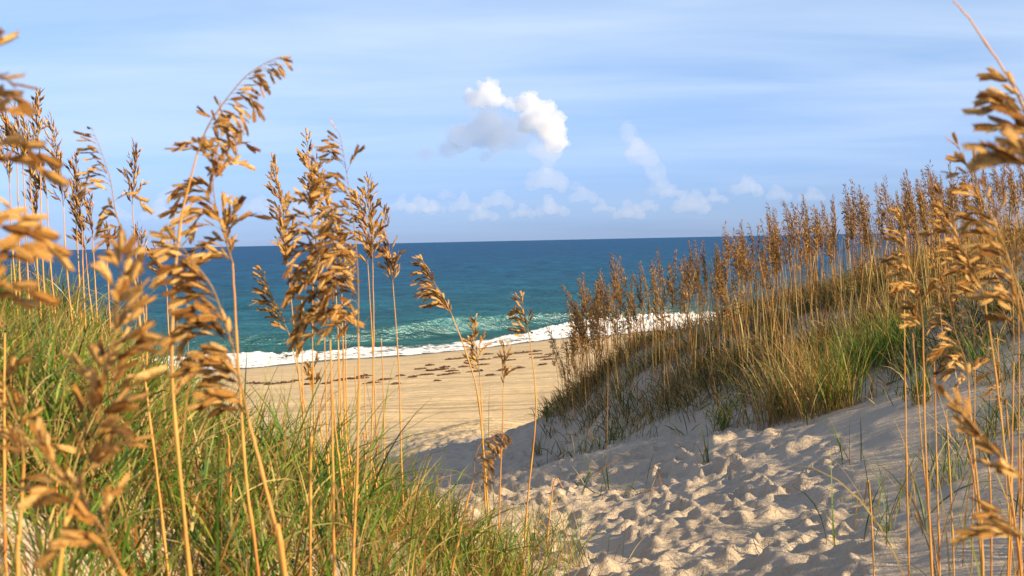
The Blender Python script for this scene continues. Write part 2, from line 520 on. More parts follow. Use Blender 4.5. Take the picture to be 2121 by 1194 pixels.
# ------------------------------------------------------------------ the sea
def sea_z(x, y):
    s = shore_s(x, y)
    wob = 3.0 * fbm(x * 0.03, y * 0.03, 3, 50)
    off = sstep(4, 22, s)
    z = off * 0.16 * np.sin((s + wob * 1.6) * 2 * math.pi / 17.0) * (0.5 + 1.4 * np.abs(fbm(x * 0.02, y * 0.02, 2, 55)))
    z = z + off * 0.42 * fbm(x * 0.16, y * 0.22, 5, 60, 0.6) + 0.05 * fbm(x * 0.9, y * 1.1, 2, 66)
    far = sstep(900, 250, s)
    z = z * (0.35 + 0.65 * far)
    # a second swell line, then the breaker with its steep face to the land
    for c0, h, wl, ws, sd in ((12.0, 0.95, 1.1, 3.6, 70), (30.0, 0.34, 2.6, 5.0, 74), (52.0, 0.32, 3.5, 6.0, 78)):
        sc = c0 + 3.2 * fbm(x * 0.06, x * 0 + 0.7 * sd, 2, sd)
        env = np.clip(0.75 + 1.3 * fbm(x * 0.07, x * 0 + 2.2, 2, sd + 1), 0.25, 1.25)
        if c0 == 12.0:
            env = np.interp(x, [-40, -22, -14, -9, -5, 0, 4, 12, 40], [0.7, 0.75, 0.8, 0.8, 1.15, 1.1, 0.9, 0.9, 0.9])
            sc = c0 + np.interp(x, [-40, -14, -8, -3, 0, 5, 40], [0, -1.5, -2.0, 0.0, 0.5, 0, 0]) + 0.8 * fbm(x * 0.2, x * 0, 2, sd)
        u = s - sc
        z = z + h * env * np.where(u < 0, np.exp(-(u / wl) ** 2), np.exp(-(u / ws) ** 2)) * sstep(2, 6, s)
    return z + 0.02


def sea_material():
    m, nt, out = new_mat('sea_water'); t = NT(nt)
    pos = t.n('ShaderNodeNewGeometry').outputs['Position']
    off = t.n('ShaderNodeAttribute', attribute_name='offshore').outputs['Fac']
    n1 = t.noise(t.mapping(pos, (0.012, 0.03, 1)), 1.0, 4.0, 0.6)
    of2 = t.math('ADD', off, t.math('MULTIPLY', t.math('SUBTRACT', n1, 0.5), 0.12))
    # off = log-scaled distance from the waterline
    c = t.ramp(of2, [(0.0, (0.08, 0.14, 0.095)), (0.24, (0.026, 0.092, 0.070)), (0.36, (0.016, 0.095, 0.098)), (0.56, (0.009, 0.090, 0.125)),
                     (0.72, (0.005, 0.072, 0.145)), (0.88, (0.006, 0.066, 0.158)), (1.0, (0.007, 0.064, 0.165))])
    st = t.noise(t.mapping(pos, (0.10, 0.16, 1), (0, 0, math.radians(-24))), 1.0, 9.0, 0.78, 0.3)
    c = t._mix(1.0, c, t.ramp(st, [(0.34, 0.58), (0.5, 1.0), (0.64, 1.55)]), 'MULTIPLY')      # light and dark of the wavelets painted into the colour as streaks
    w1 = t.noise(t.mapping(pos, (0.9, 1.6, 1), (0, 0, math.radians(-30))), 1.3, 6.0, 0.62, 0.2)
    w2 = t.noise(t.mapping(pos, (0.12, 0.3, 1), (0, 0, math.radians(-20))), 1.0, 5.0, 0.6, 0.3)
    hs = t.math('ADD', t.math('MULTIPLY', w1, 0.42), t.math('MULTIPLY', w2, 1.1))
    bump = t.n('ShaderNodeBump', {'Height': hs, 'Strength': 1.0, 'Distance': 1.0})
    df = t.n('ShaderNodeBsdfDiffuse', {'Color': c, 'Normal': bump.outputs[0]})
    gl = t.n('ShaderNodeBsdfGlossy', {'Color': (0.85, 0.92, 1.0, 1), 'Roughness': 0.25, 'Normal': bump.outputs[0]})
    # wave slopes face up or towards the eye: the share of mirrored sky stays small even far out
    mx = t.n('ShaderNodeMixShader', {0: 0.13, 1: df.outputs[0], 2: gl.outputs[0]})
    t.link(mx.outputs[0], out.inputs[0])
    return m


M_SEA = sea_material()
srow = np.concatenate([np.arange(-1.5, 24, 0.25), 24 + np.cumsum(np.geomspace(0.25, 14000, 330))])
srow = srow[srow < 60000]
xcol = np.concatenate([-(45 + np.cumsum(np.geomspace(0.6, 9000, 34)))[::-1], np.linspace(-45, 60, 260), 60 + np.cumsum(np.geomspace(0.6, 9000, 34))])
# fan the columns out with distance so that the sheet reaches the horizon everywhere
SS, XC = np.meshgrid(srow, xcol, indexing='ij')
Xs = XC * (1 + SS / 130.0 * (np.abs(XC) < 1e9)); Xs = XC + XC * SS / 95.0
Ys = S_of(XC) + SS / COSA
Zs = sea_z(Xs, Ys)
# waterline stays with the first rows
off_attr = np.clip(np.log1p(np.maximum(shore_s(Xs, Ys), 0)) / math.log(900), 0, 1)
sea = link('sea', make_mesh('sea', np.stack([Xs, Ys, Zs], -1).reshape(-1, 3), grid_faces(*SS.shape)[:, ::1], attrs={'offshore': off_attr.ravel()}), M_SEA)
tag(sea, 'blue green sea rolling in to the beach', kind='structure')


def foam_material():
    m, nt, out = new_mat('sea_foam'); t = NT(nt)
    pos = t.n('ShaderNodeNewGeometry').outputs['Position']
    mk = t.n('ShaderNodeAttribute', attribute_name='foam').outputs['Fac']
    nz = t.noise(t.mapping(pos, (1.0, 1.4, 1)), 1.7, 7.0, 0.68, 0.8)
    a = t.math('ADD', t.math('MULTIPLY', mk, 0.95), t.math('MULTIPLY', t.math('SUBTRACT', nz, 0.55), 3.2))
    a = t.ramp(a, [(0.18, 0.0), (0.42, 1.0)])
    bump = t.n('ShaderNodeBump', {'Height': t.noise(pos, 3.0, 6.0, 0.7), 'Strength': 0.8, 'Distance': 0.25})
    pr = t.n('ShaderNodeBsdfPrincipled', {'Base Color': (0.84, 0.84, 0.82, 1), 'Roughness': 0.8, 'Normal': bump.outputs[0]})
    tr = t.n('ShaderNodeBsdfTransparent')
    mx = t.n('ShaderNodeMixShader', {0: a, 1: tr.outputs[0], 2: pr.outputs[0]})
    t.link(mx.outputs[0], out.inputs[0])
    return m


fs = np.arange(-1.0, 16, 0.10); fxx = np.arange(-34, 34, 0.13)
FS, FX = np.meshgrid(fs, fxx, indexing='ij')
FY = S_of(FX) + FS / COSA
base = np.maximum(sea_z(FX, FY), height(FX, FY))
wid = np.interp(FX, [-40, -18, -12, -7, -3, 0, 3, 6, 12, 40], [7.0, 7.0, 6.5, 5.5, 5.5, 6.5, 8.5, 10.5, 11, 11]) + 2.2 * fbm(FX * 0.5, FX * 0 + 4.4, 3, 90)
edge = -0.2 + 0.9 * fbm(FX * 0.6, FX * 0 + 1.4, 3, 91)
mask = sstep(0, 0.5, FS - edge) * sstep(0, 2.2, wid - FS)
dens = 0.62 + 0.5 * fbm(FX * 0.35, FS * 0.5, 3, 92) + 0.3 * sstep(0.5, 0, np.abs(FS - edge - 0.3)) + np.interp(FX, [-40, -10, -6, 0, 3, 40], [0.2, 0.15, -0.05, 0, 0.35, 0.4])
roll_ = np.interp(FX, [-40, -12, -8, -4, 1.5, 3.5, 8, 40], [0.22, 0.24, 0.10, 0.06, 0.10, 0.36, 0.42, 0.4])
lump = (0.5 + fbm(FX * 2.2, FS * 2.6, 4, 93, 0.65)) * roll_ * sstep(1.5, 5, FS) * sstep(0, 2, wid - FS)
FZ = base + 0.015 + 0.05 * mask * (0.5 + fbm(FX * 2.5, FS * 2.5, 3, 94)) + lump
Fq = grid_faces(*FS.shape)
keep = mask.ravel()[Fq].max(1) > 0.02
foam = link('sea_foam', make_mesh('sea_foam', np.stack([FX, FY, FZ], -1).reshape(-1, 3), Fq[keep], attrs={'foam': (mask * np.clip(dens, 0.2, 1.1)).ravel()}), foam_material())
tag(foam, 'white surf foam washing up the beach', kind='stuff')

# ------------------------------------------------------------------ clouds: lit volumes far out over the sea
def cloud_mat(name, dens, col):
    m, nt, out = new_mat(name); t = NT(nt)
    sc = t.n('ShaderNodeVolumePrincipled', {'Color': (*col, 1), 'Density': dens, 'Anisotropy': 0.1})
    t.link(sc.outputs[0], out.inputs['Volume'])
    return m


ICO = {}
def ico(sub):
    if sub not in ICO:
        import bmesh
        bm = bmesh.new(); bmesh.ops.create_icosphere(bm, subdivisions=sub, radius=1.0)
        V_ = np.array([v.co[:] for v in bm.verts]); F_ = np.array([[v.index for v in f.verts] for f in bm.faces]); bm.free()
        ICO[sub] = (V_, F_)
    return ICO[sub]


def cloud(balls, d, mat, label, seed, voxel=6.0, puff=1.0, group=None, flat=0.35):
    """balls: (px, py, radius px) seen from the beach; d: distance out to sea"""
    rng = np.random.default_rng(seed)
    allb = []
    for (px, py, r) in balls:
        R = r / F_PX * d; c = P(px, py, d + rng.uniform(-0.6, 0.6) * R)
        allb.append((c, R))
        for _ in range(int(15 * puff)):
            v = norm(rng.normal(size=3)); v[2] = v[2] * 0.8 + 0.2
            r2 = R * rng.uniform(0.2, 0.48); c2 = c + v * R * rng.uniform(0.75, 1.15); allb.append((c2, r2))
            for _ in range(4):
                v3 = norm(v + 0.9 * rng.normal(size=3)); allb.append((c2 + v3 * r2 * 0.85, r2 * rng.uniform(0.28, 0.5)))
    V0, F0 = ico(2)
    Vs, Fs, n0 = [], [], 0
    cen = np.mean([b[0] for b in allb], 0)
    for c, R in allb:
        Vs.append(V0 * R * np.array([1, 1, 1 - flat * 0.4]) + c - cen); Fs.append(F0 + n0); n0 += len(V0)
    me = make_mesh('cloud', np.vstack(Vs), np.vstack(Fs))
    o = link('cloud', me, mat); o.location = cen
    md = o.modifiers.new('remesh', 'REMESH'); md.mode = 'VOXEL'; md.voxel_size = voxel
    tx = bpy.data.textures.new('cloud_noise', 'CLOUDS'); tx.noise_scale = 38.0; tx.noise_depth = 4
    dm = o.modifiers.new('rough', 'DISPLACE'); dm.texture = tx; dm.strength = 36.0; dm.mid_level = 0.5; dm.texture_coords = 'LOCAL'
    tx2 = bpy.data.textures.new('cloud_noise_fine', 'CLOUDS'); tx2.noise_scale = 14.0; tx2.noise_depth = 3
    d2 = o.modifiers.new('fine', 'DISPLACE'); d2.texture = tx2; d2.strength = 20.0; d2.mid_level = 0.5; d2.texture_coords = 'LOCAL'
    tag(o, label, 'cloud', group)
    return o


M_CL1 = cloud_mat('bright_cloud', 0.014, (0.995, 0.995, 0.995))
M_CL2 = cloud_mat('soft_cloud', 0.0026, (0.99, 0.99, 0.995))
M_CL3 = cloud_mat('shade_tinted_cloud', 0.0050, (0.60, 0.68, 0.80))  # shade on the cloud put into its grey-blue scattering colour
M_CL4 = cloud_mat('faint_cloud', 0.0026, (0.99, 0.99, 0.995))
DCL = 6000.0
cloud([(1092, 216, 25), (1112, 240, 31), (1140, 268, 34), (1095, 262, 21), (1150, 296, 24)], DCL, M_CL1, 'bright white cumulus, brightest part of the big cloud over the sea', 1)
cloud([(1010, 188, 23), (984, 208, 21), (1030, 208, 20), (1052, 216, 12), (1068, 222, 11)], DCL + 250, M_CL1, 'small white cumulus top with two humps, upper left of the bright cloud', 2)
cloud([(1135, 318, 30), (1112, 308, 22)], DCL + 400, M_CL2, 'soft cream cloud base just under the bright cumulus', 3, 14)
cloud([(1010, 268, 46), (962, 284, 34), (1062, 280, 36), (1030, 300, 26)], DCL + 900, M_CL3, 'grey blue shaded cloud between the two white cumulus tops', 4, 16)
cloud([(930, 312, 24), (880, 322, 18), (845, 328, 10), (1010, 328, 16)], DCL + 900, M_CL3, 'low grey blue cloud trailing off to the left', 5, 14)
cloud([(1322, 318, 26), (1345, 335, 22), (1360, 362, 20), (1376, 388, 18), (1350, 395, 14)], DCL + 800, M_CL2, 'pale column of cloud right of the big cumulus', 6, 14)
cloud([(1300, 275, 20), (1320, 300, 16)], DCL + 800, M_CL2, 'faint wisp of cloud above the pale column', 7, 14)
small = [((925, 402, 13), 'small white puff of cloud low over the sea, left of centre'),
         ((965, 397, 8), 'tiny white puff beside the small low puff'), ((1030, 412, 22), 'low cream cloud over the middle of the horizon'),
         ((1195, 384, 11), 'tiny bright cloud under the big cumulus'), ((1207, 403, 20), 'small soft cloud below the tiny bright one'),
         ((1548, 386, 22), 'low pale cloud above the left end of the dune oats'), ((1612, 400, 18), 'faint low cloud furthest right over the sea'),
         ((870, 425, 22), 'faint low cloud beside the right head of the oat cluster'), ((1430, 420, 26), 'faint low cloud right of the pale column'),
         ((1130, 370, 30), 'faint veil of cloud under the cream cloud base'), ((1340, 425, 16), 'faint small cloud below the pale column'),
         ((352, 402, 18), 'small white cloud behind the tall bending sea oat'), ((530, 425, 20), 'faint low cloud between the two oat clusters')]
for i, ((x, y, r), lab) in enumerate(small):
    r *= 1.3
    cloud([(x, y, r * 0.7), (x + r * 0.8, y + r * 0.35, r * 0.5), (x - r * 0.7, y + r * 0.3, r * 0.5)], DCL + 1500 + 90 * i, M_CL2, lab, 20 + i, 14, 0.6)

crng = np.random.default_rng(31)
for i, (x, y, r) in enumerate([(830, 425, 20), (900, 430, 16), (960, 425, 22), (1000, 445, 20), (1080, 440, 18), (1140, 432, 24), (1250, 430, 16), (1300, 440, 22), (1390, 400, 18), (1480, 410, 18),
                               (1680, 405, 18), (620, 430, 24), (330, 440, 26), (240, 445, 20)]):
    r *= 1.3
    cloud([(x, y, r * 0.6), (x + r * 0.9, y + r * 0.2, r * 0.45), (x - r * 0.8, y + r * 0.25, r * 0.4), (x + crng.uniform(-5, 5), y - r * 0.6, r * 0.35)], DCL + 3200 + 60 * i, M_CL4,
          'faint puff in the low bank of cloud along the horizon', 60 + i, 16, 0.5, 'faint low clouds along the horizon')

# ------------------------------------------------------------------ seaweed on the beach
def weed_material():
    m, nt, out = new_mat('dry_seaweed'); t = NT(nt)
    pos = t.n('ShaderNodeTexCoord').outputs['Object']
    c = t.ramp(t.noise(pos, 9.0, 4.0, 0.6), [(0.3, (0.03, 0.013, 0.008)), (0.7, (0.11, 0.043, 0.020))])
    pr = t.n('ShaderNodeBsdfPrincipled', {'Base Color': c, 'Roughness': 0.8})
    t.link(pr.outputs[0], out.inputs[0]); return m


M_WEED = weed_material()


def tubes(lines, radii, n=5):
    """lines (N,K,3), radii (N,K) -> verts, faces"""
    lines = np.asarray(lines, float); radii = np.asarray(radii, float)
    N, K, _ = lines.shape
    T = np.gradient(lines, axis=1); T = norm(T)
    ref = np.where(np.abs(T[..., 2:3]) > 0.9, np.array([0.0, 1, 0]), np.array([0.0, 0, 1]))
    A = norm(np.cross(T, ref)); B = np.cross(T, A)
    ang = np.arange(n) * 2 * math.pi / n
    V_ = lines[:, :, None] + radii[:, :, None, None] * (np.cos(ang)[None, None, :, None] * A[:, :, None] + np.sin(ang)[None, None, :, None] * B[:, :, None])
    V_ = V_.reshape(-1, 3)
    k = np.arange(K - 1)[:, None]; j = np.arange(n)[None]
    f = np.stack([k * n + j, k * n + (j + 1) % n, (k + 1) * n + (j + 1) % n, (k + 1) * n + j], -1).reshape(-1, 4)
    F_ = (f[None] + (np.arange(N) * K * n)[:, None, None]).reshape(-1, 4)
    return V_, F_


def ribbons(Pl, Wd, side):
    N, K, _ = Pl.shape
    L = Pl - side * Wd[..., None] * 0.5; R = Pl + side * Wd[..., None] * 0.5
    V_ = np.stack([L, R], 2).reshape(-1, 3)
    k = np.arange(K - 1)
    f = np.stack([k * 2, k * 2 + 1, k * 2 + 3, k * 2 + 2], -1)
    F_ = (f[None] + (np.arange(N) * K * 2)[:, None, None]).reshape(-1, 4)
    return V_, F_


wrng = np.random.default_rng(9)
weeds = [(945, 744, 38, 'dark clump of seaweed left of the pair of small golden oats'), (1085, 731, 52, 'largest flat patch of brown seaweed near the surf'),
         (1035, 741, 20, None), (1120, 741, 26, None), (1135, 746, 20, None), (1110, 735, 22, None), (905, 768, 40, None), (930, 776, 30, None), (880, 777, 34, None), (935, 770, 20, None),
         (590, 795, 34, None), (540, 797, 26, None), (520, 796, 14, None), (560, 798, 16, None), (650, 786, 24, None), (735, 785, 44, None), (755, 780, 22, 'lumpy dark seaweed heap among the centre oat stems'),
         (700, 790, 20, None), (795, 789, 22, None), (830, 779, 16, None), (855, 784, 14, None), (960, 762, 18, None), (1000, 757, 22, None), (1040, 768, 18, None), (1075, 764, 16, None),
         (1125, 757, 14, None), (985, 770, 20, None), (1015, 778, 12, None), (890, 758, 14, None), (920, 762, 18, None), (870, 766, 16, None), (640, 797, 12, None), (675, 796, 16, None),
         (1055, 746, 18, None), (1000, 746, 24, None), (975, 749, 16, None), (820, 797, 12, None), (905, 790, 10, None), (770, 796, 18, None), (615, 790, 14, None), (1140, 735, 16, None), (1010, 735, 14, None)]
for (px, py, wpx, lab) in weeds:
    d = hit(px, py, 25, 95)
    c = P(px, py, d); c[2] = float(height(np.array([c[0]]), np.array([c[1]]))[0])
    L = 0.85 * wpx / F_PX * d
    n = int(26 + wpx * 1.6); K = 5
    x0 = wrng.normal(0, 0.30, n) * L; y0 = wrng.normal(0, wrng.uniform(0.06, 0.2), n) * L + x0 * wrng.uniform(0.2, 0.8)
    a = wrng.normal(0.5, 0.8, n); ln = wrng.uniform(0.1, 0.35, n) * max(L, 0.5)
    x0[0] = y0[0] = 0; a[0] = 0.5; ln[0] = L * 1.2
    tt = np.linspace(-0.5, 0.5, K)[None]
    X = x0[:, None] + tt * (ln * np.cos(a))[:, None] + wrng.normal(0, 0.05, (n, K)) * L * 0.3; Y = y0[:, None] + tt * (ln * np.sin(a))[:, None] + wrng.normal(0, 0.05, (n, K)) * L * 0.3
    hgt = height(c[0] + X, c[1] + Y) - c[2]
    Z = hgt + np.abs(wrng.normal(0.0, 0.02, (n, 1))) * (1 - 4 * tt ** 2) + 0.006
    V_, F_ = tubes(np.stack([X, Y, Z], -1), np.full((n, K), 0.016) * wrng.uniform(0.5, 1.8, (n, 1)), 4)
    o = link('seaweed_clump', make_mesh('seaweed_clump', V_, F_), M_WEED); o.location = c
    tag(o, lab or 'scrap of dried brown seaweed lying on the beach below the surf', 'seaweed', 'scraps of seaweed washed up on the beach')

# ------------------------------------------------------------------ grass
GREEN = np.array([[0.08, 0.165, 0.018], [0.12, 0.215, 0.024], [0.045, 0.105, 0.026], [0.19, 0.225, 0.032]])
DRY = np.array([[0.42, 0.30, 0.10], [0.35, 0.20, 0.06], [0.30, 0.13, 0.04], [0.50, 0.38, 0.15]])
M_GRASS = plant_material('grass_blades', transl=0.38, var=0.25, rough=0.5, objrand=False, noise_scale=9.0, spec=0.25)


def blades(X, Y, rng, length, width=0.0055, lean=0.55, curl=1.5, dry=0.2, K=7, z=None, wind=(-0.25, 0.05), pal=GREEN):
    N = len(X)
    Z = (height(X, Y) if z is None else z) - 0.02
    L = rng.uniform(*length, N); az = rng.uniform(0, 2 * math.pi, N)
    tilt = np.abs(rng.normal(0, lean, N)) * 0.6 + 0.05; bend = rng.uniform(0.15, 1.0, N) ** 1.3 * curl
    h = np.stack([np.cos(az) + wind[0], np.sin(az) + wind[1]], -1); h /= np.linalg.norm(h, axis=1, keepdims=True)
    s = np.linspace(0, 1, K)
    th = tilt[:, None] + bend[:, None] * s[None] ** 1.6
    dl = L[:, None] / (K - 1)
    ch = np.concatenate([np.zeros((N, 1)), np.cumsum(np.sin((th[:, 1:] + th[:, :-1]) / 2) * dl, 1)], 1)
    cv = np.concatenate([np.zeros((N, 1)), np.cumsum(np.cos((th[:, 1:] + th[:, :-1]) / 2) * dl, 1)], 1)
    sw = rng.normal(0, 0.06, N)[:, None] * s[None] ** 2 * L[:, None]
    Pl = np.stack([X[:, None] + ch * h[:, :1] - sw * h[:, 1:], Y[:, None] + ch * h[:, 1:] + sw * h[:, :1], Z[:, None] + cv], -1)
    sd = np.stack([-h[:, 1], h[:, 0], np.zeros(N)], -1)
    tw = rng.normal(0, 0.7, N)[:, None] + rng.normal(0, 0.9, N)[:, None] * s[None]
    T = norm(np.gradient(Pl, axis=1)); nrm = np.cross(T, np.broadcast_to(sd[:, None], T.shape))
    side = np.cos(tw)[..., None] * sd[:, None] + np.sin(tw)[..., None] * nrm
    W_ = width * rng.uniform(0.6, 1.4, N)[:, None] * np.clip(1.05 - s[None] ** 2.2, 0.03, 1) * np.clip(0.65 + 1.2 * s[None], 0, 1)
    V_, F_ = ribbons(Pl, W_, side)
    isdry = rng.random(N) < dry
    col = pal[rng.integers(0, len(pal), N)] * rng.uniform(0.75, 1.25, (N, 1))
    dc = DRY[rng.integers(0, 4, N)] * rng.uniform(0.75, 1.2, (N, 1))
    col = np.where(isdry[:, None], dc, col)
    # blades are straw coloured at the sheath and yellow towards the tip
    cc = col[:, None] * np.ones((1, K, 1))
    sh = np.clip(1 - s / 0.22, 0, 1)[None, :, None] * 0.7; tp = (np.clip((s - 0.7) / 0.3, 0, 1)[None, :, None] * rng.uniform(0, 0.9, N)[:, None, None])
    cc = cc * (1 - sh) + sh * np.array([0.34, 0.20, 0.08]); cc = cc * (1 - tp) + tp * np.array([0.42, 0.28, 0.08])
    cc = np.repeat(cc[:, :, None], 2, 2).reshape(-1, 3)
    return V_, F_, cc


def join(parts):
    Vs, Fs, Cs, n0 = [], [], [], 0
    for v, f, c in parts:
        Vs.append(v); Fs.append(f + n0); Cs.append(c); n0 += len(v)
    return np.vstack(Vs), np.vstack(Fs), np.vstack(Cs)


def scatter(rng, n, dr, pxr, accept, clump=0.0, per=1):
    """points by bearing and distance; accept(px, d, x, y) -> probability"""
    d = np.sqrt(rng.uniform(dr[0] ** 2, dr[1] ** 2, n)); px = rng.uniform(*pxr, n)
    X = (px - CX) / F_PX * d; Y = d
    k = rng.random(n) < accept(px, d, X, Y)
    X, Y = X[k], Y[k]
    if per > 1:
        X = np.repeat(X, per) + rng.normal(0, clump, len(X) * per); Y = np.repeat(Y, per) + rng.normal(0, clump, len(Y) * per)
    return X, Y


def stuff_grass(name, label, parts):
    V_, F_, c_ = join(parts)
    o = link(name, make_mesh(name, V_, F_, colors={'col': c_}), M_GRASS)
    tag(o, label, 'grass', kind='stuff')
    return o


def left_edge(d): return np.interp(d, [2.5, 4.6, 6.0, 6.8, 7.4, 7.9, 8.6], [1350, 1290, 1200, 1010, 840, 560, 300])
g = np.random.default_rng(101)
acc = lambda px, d, x, y: sstep(0, 160, left_edge(d) - px) * np.clip(0.40 + 2.6 * fbm(x * 1.5, y * 1.5, 3, 200), 0.14, 1)
X1, Y1 = scatter(g, 2900, (2.7, 8.8), (-300, 1400), acc, 0.035, 9)
p1 = blades(X1, Y1, g, (0.13, 0.42), 0.0075, 0.6, 1.6, 0.28)
X2, Y2 = scatter(g, 1700, (2.7, 8.8), (-300, 1400), acc, 0.05, 9)
p2 = blades(X2, Y2, g, (0.11, 0.34), 0.0038, 1.1, 2.3, 0.95)
X9, Y9 = scatter(g, 760, (1.9, 4.4), (-500, 1000), lambda px, d, x, y: 0.8 + 0 * d, 0.03, 9)
p9 = blades(X9, Y9, g, (0.12, 0.34), 0.006, 0.7, 1.7, 0.4)
# flattened dead thatch between the living blades
X10, Y10 = scatter(g, 1500, (2.2, 8.6), (-300, 1400), acc, 0.06, 7)
p10 = blades(X10, Y10, g, (0.10, 0.28), 0.0045, 2.2, 1.2, 1.0, K=5)
stuff_grass('bank_grass', 'bright green and straw coloured beach grass covering the left bank', [p1, p2, p9, p10])
# thicker growth up the far left side
acc3 = lambda px, d, x, y: sstep(0, 120, np.interp(d, [3.6, 5, 6.5, 8.6], [420, 480, 470, 330]) - px) * np.clip(0.5 + 1.5 * fbm(x * 1.3, y * 1.3, 2, 210), 0.1, 1)
X3, Y3 = scatter(g, 1400, (4.0, 9.0), (-300, 600), acc3, 0.04, 11)
stuff_grass('dune_grass', 'tall green grass thick on the rise at the far left', [blades(X3, Y3, g, (0.18, 0.42), 0.006, 0.5, 1.5, 0.28)])

# right dune
def right_dens(px, d, x, y):
    z = height0(x, y)
    u, v = proj(x, y, z)
    top = np.interp(u, [1100, 1180, 1300, 1500, 1700, 1900, 2100], [850, 826, 728, 668, 610, 552, 518])
    lowy = np.interp(u, [1100, 1180, 1300, 1500, 1560, 1700, 1850, 1900, 2150], [880, 890, 880, 860, 885, 870, 790, 770, 720])
    a = sstep(lowy + 30, lowy - 70, v)
    a = a * np.clip(0.5 + 2.3 * fbm(x * 1.3, y * 1.3, 3, 220), 0.05, 1)
    return a * (px > 1120 + 0 * d) + 0.015 + 0.10 * sstep(1780, 1900, px) * np.clip(0.4 + 2 * fbm(x * 1.6, y * 1.6, 2, 225), 0, 1)
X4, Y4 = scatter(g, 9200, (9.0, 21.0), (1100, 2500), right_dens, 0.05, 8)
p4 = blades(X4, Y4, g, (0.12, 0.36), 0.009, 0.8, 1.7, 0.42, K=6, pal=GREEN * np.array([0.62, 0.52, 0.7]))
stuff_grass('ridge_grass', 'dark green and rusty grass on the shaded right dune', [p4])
X5, Y5 = scatter(g, 3300, (11.5, 20.0), (1130, 2400), lambda px, d, x, y: right_dens(px, d, x, y) * np.interp(px, [1300, 1600, 1750], [0.25, 0.4, 0.75]), 0.10, 7)
p5 = blades(X5, Y5, g, (0.16, 0.48), 0.005, 0.45, 1.1, 0.9, K=6)
X11, Y11 = scatter(g, 2600, (12.0, 20.0), (1160, 2350), lambda px, d, x, y: right_dens(px, d, x, y) * 0.8, 0.05, 1)
p11 = blades(X11, Y11, g, (0.45, 1.05), 0.0075, 0.10, 0.18, 1.0, K=5)
stuff_grass('dry_ridge_grass', 'rust brown dead grass standing among the oats on the right dune', [p5, p11])
# thin growth on the sand at lower right and on the shaded slope
acc6 = lambda px, d, x, y: sstep(1640, 2050, px) * np.clip(0.2 + 1.6 * fbm(x * 1.5, y * 1.5, 2, 230), 0.0, 1) * 0.8
X6, Y6 = scatter(g, 900, (4.2, 9.5), (1700, 2600), acc6, 0.05, 7)
acc7 = lambda px, d, x, y: np.clip(fbm(x * 1.2, y * 1.2, 2, 235) * 2.2, 0, 1)
X7, Y7 = scatter(g, 260, (13.0, 16.5), (1160, 1560), acc7, 0.05, 7)
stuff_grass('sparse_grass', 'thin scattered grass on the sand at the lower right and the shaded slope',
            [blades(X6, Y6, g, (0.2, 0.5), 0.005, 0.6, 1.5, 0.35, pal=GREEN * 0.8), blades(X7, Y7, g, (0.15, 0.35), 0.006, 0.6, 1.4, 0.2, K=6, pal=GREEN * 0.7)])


def clump(px, py, n, length, spread, label, dry=0.2, lean=0.5, curl=1.1, width=0.006, seed=1, pal=GREEN, d=None):
    r = np.random.default_rng(seed)
    d = d or hit(px, py, 4, 22)
    c = P(px, py, d)
    X = c[0] + r.normal(0, spread, n); Y = c[1] + r.normal(0, spread * 0.8, n)
    V_, F_, cc = blades(X, Y, r, length, width, lean, curl, dry, K=8, pal=pal)
    z0 = float(height(np.array([c[0]]), np.array([c[1]]))[0]); o0 = np.array([c[0], c[1], z0])
    o = link('grass_clump', make_mesh('grass_clump', V_ - o0, F_, colors={'col': cc}), M_GRASS)
    o.location = o0
    tag(o, label, 'grass clump')
    return o


YG = GREEN * np.array([1.25, 1.0, 0.9])
off_r = lambda px, d, x, y: np.clip(0.75 + 1.2 * fbm(x * 0.8, y * 0.8, 2, 240), 0, 1) * sstep(2300, 2600, px) * 0.85
X8, Y8 = scatter(g, 1500, (3.2, 10.5), (2300, 6500), off_r, 0.08, 9)
stuff_grass('edge_grass', 'tall grass on the dune just beyond the right edge', [blades(X8, Y8, g, (0.4, 0.95), 0.009, 0.4, 1.2, 0.4)])
clump(1500, 893, 90, (0.22, 0.42), 0.05, 'small sharp green tuft standing alone on the crest of the sand path', 0.15, 0.55, 1.0, seed=1, pal=YG)
clump(1610, 880, 170, (0.35, 0.75), 0.09, 'tall orange and green clump at the left end of the grass along the path', 0.62, 0.45, 1.0, seed=2)
clump(1655, 868, 230, (0.40, 0.80), 0.13, 'tallest rusty clump in the middle of the grass along the path', 0.78, 0.4, 0.9, seed=3)
clump(1712, 862, 170, (0.35, 0.72), 0.10, 'yellow green clump with bright bases in the grass along the path', 0.35, 0.4, 0.9, seed=4, pal=YG)
clump(1755, 845, 120, (0.3, 0.6), 0.09, 'bright yellow green clump at the right end of the grass along the path', 0.25, 0.4, 0.9, seed=5, pal=YG)
clump(1820, 770, 330, (0.3, 0.62), 0.20, 'broad bright green clump behind the sand bank', 0.08, 0.4, 0.8, seed=6, pal=GREEN * np.array([0.8, 1.0, 0.6]))
clump(1760, 790, 160, (0.25, 0.5), 0.14, 'low green clump just left of the broad bright one', 0.2, 0.5, 1.0, seed=7)
clump(1908, 850, 60, (0.25, 0.48), 0.035, 'narrow upright tuft rooted in the right sand bank', 0.3, 0.35, 0.8, seed=8)
clump(1960, 1010, 40, (0.2, 0.42), 0.05, 'thin dark green tuft in the shaded sand at the lower right', 0.2, 0.6, 1.1, seed=21)
clump(2075, 900, 50, (0.2, 0.42), 0.05, 'dark tuft among the reddish stalks at the right edge', 0.3, 0.6, 1.1, seed=22)
clump(1835, 1120, 9, (0.25, 0.5), 0.03, 'few long arching blades at the lower right', 0.3, 0.5, 1.5, seed=23)
clump(2020, 775, 50, (0.2, 0.4), 0.05, 'small dark green leafy tuft at the right edge of the bank', 0.1, 0.7, 1.2, seed=9)
